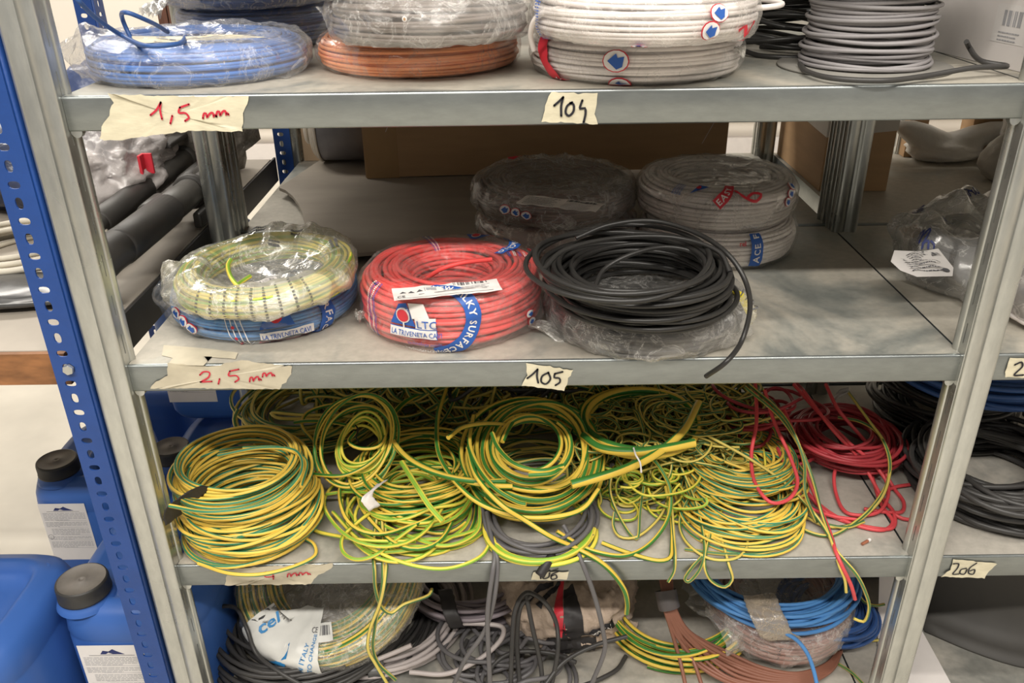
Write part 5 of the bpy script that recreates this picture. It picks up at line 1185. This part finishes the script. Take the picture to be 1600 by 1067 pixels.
# red cables
GR = 'red cable hanks on the 106 shelf'
hR = hank('red cable coil at the back right corner of the 106 shelf', circ(1232, 1414, 742, Z6 + .008), circ(1228, 1408, 722, Z6 + .065), 26, .040, .0029, c_redd, seed=85, zmin=Z6, group=GR, jr=.012, jc=.008, jz=.006)
tR = empty('cable_tangle', (.86, .15, Z6), 'loose red cable loops falling forward from the red coil', 'cable tangle', GR)
rng = np.random.default_rng(86)
hank_mb((.855, .25, .085, Z6 + .01), (.85, .27, .08, Z6 + .10), 16, .05, .0028, rng, jr=.03, jc=.03, jz=.012, zmin=Z6).build('loops', c_redd, tR, True)
strands(tR, c_redl, .0028, [(1180, 598, .14), (1182, 660, .11), (1174, 710, .08), (1180, 755, .06), (1205, 785, .05), (1232, 780, .05), (1246, 755, .06), (1235, 715, .08), (1210, 660, .11), (1195, 610, .14)],
        [(1240, 600, .12), (1275, 640, .10), (1325, 690, .07), (1370, 730, .04), (1388, 762, .02), (1372, 800, .008), (1325, 802, .005), (1306, 770, .006), (1305, 735, .02), (1322, 714, .03), (1350, 722, .02), (1378, 790, .006), (1395, 815, .004), (1380, 828, .004), (1330, 818, .004), (1280, 788, .006), (1240, 740, .03), (1215, 690, .06)],
        [(1255, 610, .12), (1300, 670, .09), (1345, 720, .04), (1380, 780, .008), (1396, 800, .005), (1394, 825, .004), (1360, 824, .004), (1300, 806, .004), (1255, 765, .02)],
        [(1290, 600, .12), (1310, 640, .10), (1360, 700, .05), (1395, 760, .006), (1412, 785, .004), (1408, 800, .004), (1385, 800, .005), (1350, 795, .005)],
        [(1375, 775, .006), (1395, 762, .006), (1437, 755, .005)], [(1398, 804, .005), (1410, 810, .004), (1423, 812, .004)], [(1215, 700, .06), (1235, 745, .05), (1262, 790, .02), (1300, 806, .008), (1340, 812, .006)],
        [(1225, 640, .11), (1250, 700, .08), (1262, 745, .05), (1280, 790, .02), (1298, 835, .006), (1306, 862, .004), (1316, 885, 'f', -.008), (1330, 915, 'f', -.012), (1336, 936, 'f', -.010)], name='loose_turn')
tY = empty('cable_lead', (.9, .05, Z6), 'pale yellow-green leads looping round the red cable and hanging off the shelf', 'cable lead')
strands(tY, c_yt2, .0024, [(1309, 652, .08), (1344, 659, .08), (1372, 677, .075), (1389, 715, .06), (1387, 752, .04), (1369, 784, .02), (1337, 815, .008), (1294, 837, .005), (1256, 827, .005), (1234, 802, .006), (1234, 790, .008), (1262, 809, .007), (1319, 824, .007), (1350, 815, .008)],
        [(1325, 612, .10), (1359, 659, .085), (1381, 690, .07), (1391, 724, .055), (1381, 771, .03), (1359, 799, .012), (1325, 821, .006), (1287, 821, .006), (1250, 800, .01)],
        [(1165, 605, .14), (1219, 652, .12), (1250, 699, .09), (1269, 746, .06), (1284, 802, .02), (1303, 856, .004), (1312, 885, 'f', -.006), (1320, 905, 'f', -.010), (1322, 925, 'f', -.010)],
        [(1100, 677, .10), (1178, 721, .08), (1231, 759, .05), (1275, 806, .02), (1300, 846, .006), (1308, 862, .004), (1337, 896, 'f', -.010), (1352, 925, 'f', -.012), (1358, 950, 'f', -.012), (1349, 971, 'f', -.008), (1334, 966, 'f', -.004)],
        [(1170, 600, .14), (1228, 655, .12), (1256, 720, .08), (1258, 770, .05), (1275, 815, .01), (1255, 780, .03)], name='lead')
band3d(tY, [at_z(1300, 628, Z6 + .10), at_z(1310, 616, Z6 + .108), at_z(1326, 608, Z6 + .11)], (.3, .9, .2), .016, simple('grey_tape_tag', (.35, .33, .32), .5), 'tape_tag')
c0 = at_z(1354, 846, Z6); cs = empty('cable_offcut', (c0[0], c0[1], Z6), 'short stripped copper cable offcut near the right front corner', 'cable offcut')
mb = MB(); mb.tube([at_z(1347, 850, Z6 + .003), at_z(1356, 845, Z6 + .004)], .0022, 8); mb.build('copper_core', simple('copper', (.38, .14, .08), .4, .3), cs, True)
mb = MB(); mb.tube([at_z(1356, 845, Z6 + .004), at_z(1359, 843, Z6 + .004)], .0026, 8); mb.build('insulation', m_paper, cs, True)
# pile in the shade at the back
tM = empty('cable_tangle', (.45, .38, Z6), 'shaded pile of green and yellow cable at the back of the 106 shelf', 'cable tangle')
rng = np.random.default_rng(87)
tangle_mb((.12, .70, .32, .45, Z6 + .003), 42, .0031, rng, length=1.5, loopr=(.06, .14), zr=(.0, .13)).build('loops', c_yt2, tM, True)
tangle_mb((.30, .66, .30, .44, Z6 + .003), 6, .0034, rng, length=1.2, loopr=(.08, .14), zr=(.08, .14)).build('loops', c_bk2, tM, True)

# ===== bottom shelf (107) =====
G7 = 'cable coils and hanks on the bottom shelf'
hank('large charcoal cable coil at the left end of the bottom shelf', circ(318, 690, 1105, Z7 + .004), circ(330, 640, 1060, Z7 + .055), 40, .06, .0037, c_bk2, seed=90, zmin=Z7, group=G7, jr=.014, jc=.012, jz=.006)
kg = [o for o in bpy.data.objects if o.get('label', '').startswith('large charcoal')][0]
strands(kg, c_bk2, .0034, [(330, 960, .10), (345, 948, .11), (368, 950, .11), (385, 980, .10), (400, 1020, .07), (440, 1052, .06), (500, 1085, .03)], [(335, 915, .14), (318, 945, .10), (312, 990, .06), (330, 1040, .02), (350, 1075, .01)], z=Z7, name='loose_turn')
cA = at_z(512, 960, Z7 + .09)
yb7, sf = coil('tilted yellow-green coil in clear film with white and blue printed wrap', (cA[0], cA[1] + .075, Z7 + .052), .155, .060, .0032, c_yg, .085, f_haze, rot=(.50, -.12, 0), seed=91, group=G7, crinkle=.005, sag=.3, nt=200, jit=.9)
yb7.location.z = Z7 + .095
m_wfilm = simple('white_printed_film', (.66, .66, .63), .35, var=.06, bmp=.3, bscale=30); m_bprint = simple('sky_blue_print', (.03, .22, .50), .5, var=.03)
def wrapfn(th0, v0): return on_surf(sf, th0, v0, .0022)
q = Print(wrapfn(-PI / 2 - .50, 0)); q.poly([(-.085, .010), (-.07, .03), (-.02, .022), (-.02, .062), (.05, .072), (.056, .04), (.05, .0), (.052, -.052), (.0, -.055), (-.05, -.05), (-.075, -.02)], m_wfilm, 0)
q2 = Print(wrapfn(-PI / 2 - .45, 0)); V = [(x, y) for x in np.linspace(-.085, .068, 26) for y in np.linspace(-.052, .09, 18)]; V = [(x, y + (-.05 * max(0, -x / .085) if y > .06 else 0)) for x, y in V]
q2.put(V, [(i * 18 + j, (i + 1) * 18 + j, (i + 1) * 18 + j + 1, i * 18 + j + 1) for i in range(25) for j in range(17)], m_wfilm, 0)
P_, T_ = q2.ribbon([(-.030, -.045), (-.015, -.02), (.0, .0), (.004, .024)], .001, m_wfilm, 0)
q2.poly([(-.028, -.028), (-.006, -.006), (.010, .026), (.014, .008), (.012, -.008), (-.004, -.018)], m_bprint, 2)
q2.text('cel', -.050, .012, .034, m_bprint, 2, .02, 1.2); q2.text('ITALY', -.060, -.012, .010, m_bprint, 2, .01, -1.2)
q2.text('cel', .010, -.046, .032, m_bprint, 2, .02, .4); q2.text('MADE IN ITALY', .034, -.046, .011, m_bprint, 2, .01, 1.35); q2.text('MADE TO CHANGE', .050, -.040, .0095, m_bprint, 2, .01, 1.4)
q2.build('printed_wrap', yb7)
q3 = Print(wrapfn(-PI / 2 - .05, -.045)); q3.rect(-.02, -.015, .035, .015, m_wfilm, 0, .004); q3.text('CE', -.012, .0, .012, m_ink, 2, .01); q3.barcode(.005, -.005, .03, .010, m_ink, 2, random.Random(2), 16); q3.build('paper_label', yb7)
hP = hank('pale grey cable hank under the tilted coil, bound with grey tape', circ(455, 735, 1060, Z7 + .012), circ(465, 725, 1050, Z7 + .03), 10, .03, .0040, c_lgry, seed=92, zmin=Z7, group=G7, jr=.008, jc=.006, jz=.003)
band3d(hP, [at_z(580, 1012, Z7 + .040), at_z(586, 1030, Z7 + .040), at_z(588, 1050, Z7 + .032), at_z(588, 1062, Z7 + .01)], (1, .1, 0), .026, simple('grey_tape', (.10, .10, .10), .4), 'tape_tie')
strands(hP, c_lgry, .0040, [(590, 1030, .045), (615, 1020, .05), (643, 1008, .06)], [(640, 1050, .03), (700, 1052, .03), (760, 1022, .05), (785, 995, .06), (785, 980, .06), (760, 975, .06), (700, 974, .06)], z=Z7, name='loose_end')
hQ = hank('mauve-grey cable coil bound with black tape at back of the bottom shelf', circ(625, 850, 982, Z7 + .02), circ(630, 840, 965, Z7 + .08), 24, .03, .0039, c_prp, seed=93, zmin=Z7, group=G7, jr=.006, jc=.005, jz=.004)
band3d(hQ, [at_z(695, 920, Z7 + .10), at_z(700, 940, Z7 + .098), at_z(706, 962, Z7 + .085), at_z(714, 982, Z7 + .06)], (1, .1, 0), .024, m_btape, 'tape_tie')

# coil wrapped in torn printed kraft paper
m_kraft = simple('torn_kraft_paper', (.42, .33, .26), .8, var=.25, scale=22, bmp=.9, bscale=40, bdist=.006)
cx, cy, R = place(786, 982, 1012, Z7 + .015, .07)
kp, sf = coil('coil wrapped in torn brown printed paper and black tape, bottom shelf', (cx, cy, Z7 + .012), R, .085, .0034, c_black, R * .4, m_kraft, rot=(.14, 0, 0), seed=94, group=G7, crinkle=.013, sag=.25, off=.003, nt=170)
kp.location.z = Z7 + .022
q = Print(on_surf(sf, -PI / 2, 0, .0015)); q.ribbon([(.0, .05), (.004, .0), (.0, -.08)], .03, m_btape, 1); q.rect(.016, -.035, .070, -.018, m_marker, 2, .004); q.text('PER IN', .026, -.032, .013, m_paper, 3, .02)
q.ribbon([(-.055, .055), (-.075, .03), (-.08, .0)], .012, m_marker, 1); q.ribbon([(-.035, .06), (-.05, .03), (-.055, .005)], .012, m_marker, 1); q.ribbon([(-.025, .06), (-.022, .02), (-.012, -.03)], .016, c_redp, 0)
q.ribbon([(-.035, -.06), (.0, -.058), (.04, -.06)], .03, m_btape, 1); q.build('printed_band', kp)
gather(kp, (R * .75, -R * .55, .015), (1, -.5, 0), .035, .018, m_kraft, 5, 'torn_paper_flap')

# charcoal loops in front of it
tG = empty('cable_tangle', (.45, .06, Z7), 'charcoal cable loops sprawling in front of the torn paper coil', 'cable tangle')
rng = np.random.default_rng(95); a0, a1 = at_z(735, 1060, Z7), at_z(950, 1060, Z7)
hank_mb((.44, .115, .095, Z7 + .005), (.45, .12, .09, Z7 + .035), 11, .06, .0037, rng, jr=.03, jc=.03, jz=.008, zmin=Z7).build('loops', c_gry, tG, True)
strands(tG, c_bk2, .0037, [(798, 1075, .03), (800, 1010, .09), (806, 950, .14), (822, 926, .16), (845, 935, .15), (868, 970, .11), (872, 1010, .08), (862, 1070, .02)], [(812, 1070, .02), (808, 1000, .08), (815, 945, .14), (830, 930, .155)], [(822, 930, .155), (832, 980, .11), (845, 1040, .05), (848, 1075, .02)],
        [(980, 994, .08), (930, 1008, .07), (880, 1035, .05), (850, 1072, .03)], [(900, 1035, .05), (870, 1022, .05), (800, 1020, .05), (770, 1040, .04), (760, 1072, .03)], [(978, 1025, .01), (965, 1045, .01), (935, 1062, .01), (900, 1075, .01)], [(730, 1000, .03), (722, 1020, .03), (728, 1045, .02), (760, 1072, .02)], z=Z7, name='loose_turn')

# yellow-green coil right of centre
hS = hank('yellow-green coil half covered by clear film, right of the torn paper coil', circ(940, 1180, 1056, Z7 + .010), circ(945, 1165, 1025, Z7 + .06), 16, .026, .0036, c_yg, seed=96, zmin=Z7, group=G7, jr=.005, jc=.004, jz=.003)
cS = circ(940, 1180, 1056, Z7 + .01)
sf = Surf(cS[2] * .6, cS[2] + .002, .075, .002, .006, 31, .35); G = [[sf.at(th, v) for v in np.linspace(-.12, .030, 30)] for th in np.linspace(-1.2, 1.2, 80)]
mb = MB(); mb.grid(np.array(G) + np.array([cS[0] - hS.location.x, cS[1] - hS.location.y, .004])); mb.build('plastic_wrap', f_haze, hS)
# brown cables
hT = empty('cable_hank', (.72, .08, Z7), 'fan of bare brown cables bound with grey tape, sweeping along the bottom shelf front', 'cable hank', G7)
rng = np.random.default_rng(97)
for k in range(11):
    a = k / 10; j = lambda s_: rng.uniform(-s_, s_)
    pth = [(1032 + a * 16, 900, .16), (1036 + a * 14, 925, .145), (1038 + a * 16, 948, .125), (1048 + a * 30 + j(3), 985, .09), (1066 + a * 70 + j(4), 1028 - a * 8, .05 + j(.006)), (1110 + a * 80 + j(6), 1068 - a * 26, .022 + a * .01), (1180 + a * 50 + j(8), 1082 - a * 30, .012 + a * .012), (1250 + a * 10, 1076 - a * 26, .012 + a * .01), (1300 - a * 4, 1050 - a * 16, .012), (1314, 1020 - a * 10, .012)]
    if k in (0, 1): pth = pth[:4] + [(1062 + 20 * k, 1030, .05), (1072 + 26 * k, 1075, .03)]
    mb = MB(); mb.tube(spline(wp(pth, Z7), .006), .0032, 8); mb.build('cable', c_brown, hT, True)
mb = MB(); P = spline(wp([(1040, 922, .147), (1043, 938, .135), (1046, 950, .125)], Z7), .004); mb.tube(P, .017, 20, cap=False); mb.build('tape_tie', simple('dark_grey_tape', (.09, .08, .08), .4, bmp=.3), hT, True)
# film wrapped brown coil with the blue coil on it
cx, cy, R = place(1100, 1326, 1046, Z7 + .025, .05)
br7, sf = coil('brown cable coil in crinkled film under the blue coil, bottom shelf', (cx, cy, Z7 + .026), R, .062, .0030, c_pbrown, R * .55, f_haze, rot=(.10, .0, 0), seed=98, group=G7, crinkle=.005, sag=.3, nt=170)
br7.location.z = Z7 + .036
p = Print(on_surf(sf, -PI / 2 - .25, .020)); 
for k in range(3): p.stroke([(-.003 + .002 * k, .01 - .009 * k), (.002, .012 - .009 * k), (.0, .006 - .009 * k)], .0008, m_ink)
p.build('printed_text', br7)
hU = hank('bright blue cable coil bound with clear tape, right side of the bottom shelf', circ(1066, 1342, 990, Z7 + .105), circ(1070, 1338, 972, Z7 + .135), 22,   .034, .0032, c_mblue, seed=99, group=G7, jr=.006, jc=.004, jz=.003)
band3d(hU, [at_z(1186, 928, Z7 + .145), at_z(1192, 945, Z7 + .150), at_z(1202, 968, Z7 + .142), at_z(1212, 990, Z7 + .118), at_z(1228, 1000, Z7 + .10)], (1, .12, 0), .052, film('aged_tape_film', .55, (.62, .52, .40), 30, .4, .35), 'tape_tie')
strands(hU, c_mblue, .0032, [(1225, 988, .115), (1245, 1000, .105), (1262, 1022, .085), (1272, 1050, .06), (1278, 1078, .04)], z=Z7, name='loose_end')
hank('dark blue cable coil behind the bright blue one at the right post', circ(1210, 1372, 1018, Z7 + .008), circ(1215, 1368, 1000, Z7 + .07), 26, .03, .0032, c_dblue, seed=100, zmin=Z7, group=G7, jr=.008, jc=.006, jz=.004)
hY = empty('cable_offcut', (.93, .1, Z7), 'thin yellow-green offcuts lying at the right end of the bottom shelf', 'cable offcut')
strands(hY, c_yt2, .0024, [(1308, 1036, .004), (1330, 1050, .004), (1350, 1070, .004)], [(1352, 1002, .004), (1372, 1000, .006), (1390, 998, .01)], [(1340, 925, .10), (1350, 940, .09), (1368, 946, .085), (1382, 944, .085)], z=Z7, name='lead')

# white card leaning at the right post and contents of the right-hand bays
wc = empty('white_card', (1.03, .1, Z7), 'white card sheet standing bent behind the foot of the right post', 'card')
pts = [at_z(1440, 984, Z7 + .004), at_z(1490, 1075, Z7 + .004), at_z(1370, 1090, Z7 + .004), at_z(1372, 975, Z7 + .004)]
up = [at_z(1372, 975, Z7 + .004) + [0, .002, 0], at_z(1440, 984, Z7 + .004) + [0, .002, 0], at_z(1440, 984, Z7 + .004) + [0, .06, .15], at_z(1372, 975, Z7 + .004) + [0, .06, .15]]
mb = MB(); mb.add(pts, [(0, 1, 2, 3)], None, 0, False); mb.add(up, [(0, 1, 2, 3)], None, 0, False); mb.build('sheet', m_white, wc, True, solid=.002)
hank('black cable coils lying at the front of the 206 shelf', circ(1408, 1720, 835, Z6 + .005), circ(1412, 1715, 800, Z6 + .06), 36, .06, .0042, c_bk2, seed=101, zmin=Z6, jr=.014, jc=.010, jz=.006)
hank('black cable coil stacked at the back of the 206 shelf', (1.20, .34, .12, Z6 + .005), (1.20, .34, .12, Z6 + .11), 34, .05, .0042, c_black, seed=102, zmin=Z6, jr=.012, jc=.008, jz=.006)
hank('blue cable coil on top of the black coils, 206 shelf', (1.21, .30, .135, Z6 + .125), (1.21, .31, .135, Z6 + .165), 22, .03, .0042, c_dblue, seed=103, jr=.006, jc=.006, jz=.004)
m_mat = simple('dark_rubber_mat', (.045, .042, .038), .6, var=.2, scale=8)
dm = empty('rubber_mat', (1.2, .15, Z7), 'dark curled rubber mat on the shelf below the 206 label', 'mat')
A = [at_z(1445, 985, Z7 + .004), at_z(1515, 1015, Z7 + .004), at_z(1592, 1040, Z7 + .004), at_z(1680, 1050, Z7 + .004)]
P = spline(np.array(A), .02); G = []
for q in P: G.append([q, q + [0.0, .03, .003], q + [.004, .055, .02], q + [.006, .07, .07], q + [.004, .078, .13], q + [0, .075, .19]])
mb = MB(); mb.grid(np.array(G), 0); mb.build('sheet', m_mat, dm, True, solid=-.004)
bd = empty('black_bundle', (1.25, .30, Z7), 'black rolled bundle behind the curled mat', 'bundle'); mb = MB(); lathe_x(mb, [(0, 0), (0, .05), (.01, .06), (.28, .06), (.29, .05), (.29, 0)], 1.08, .33, Z7 + .0605, 32); mb.build('roll', m_dark, bd, True)
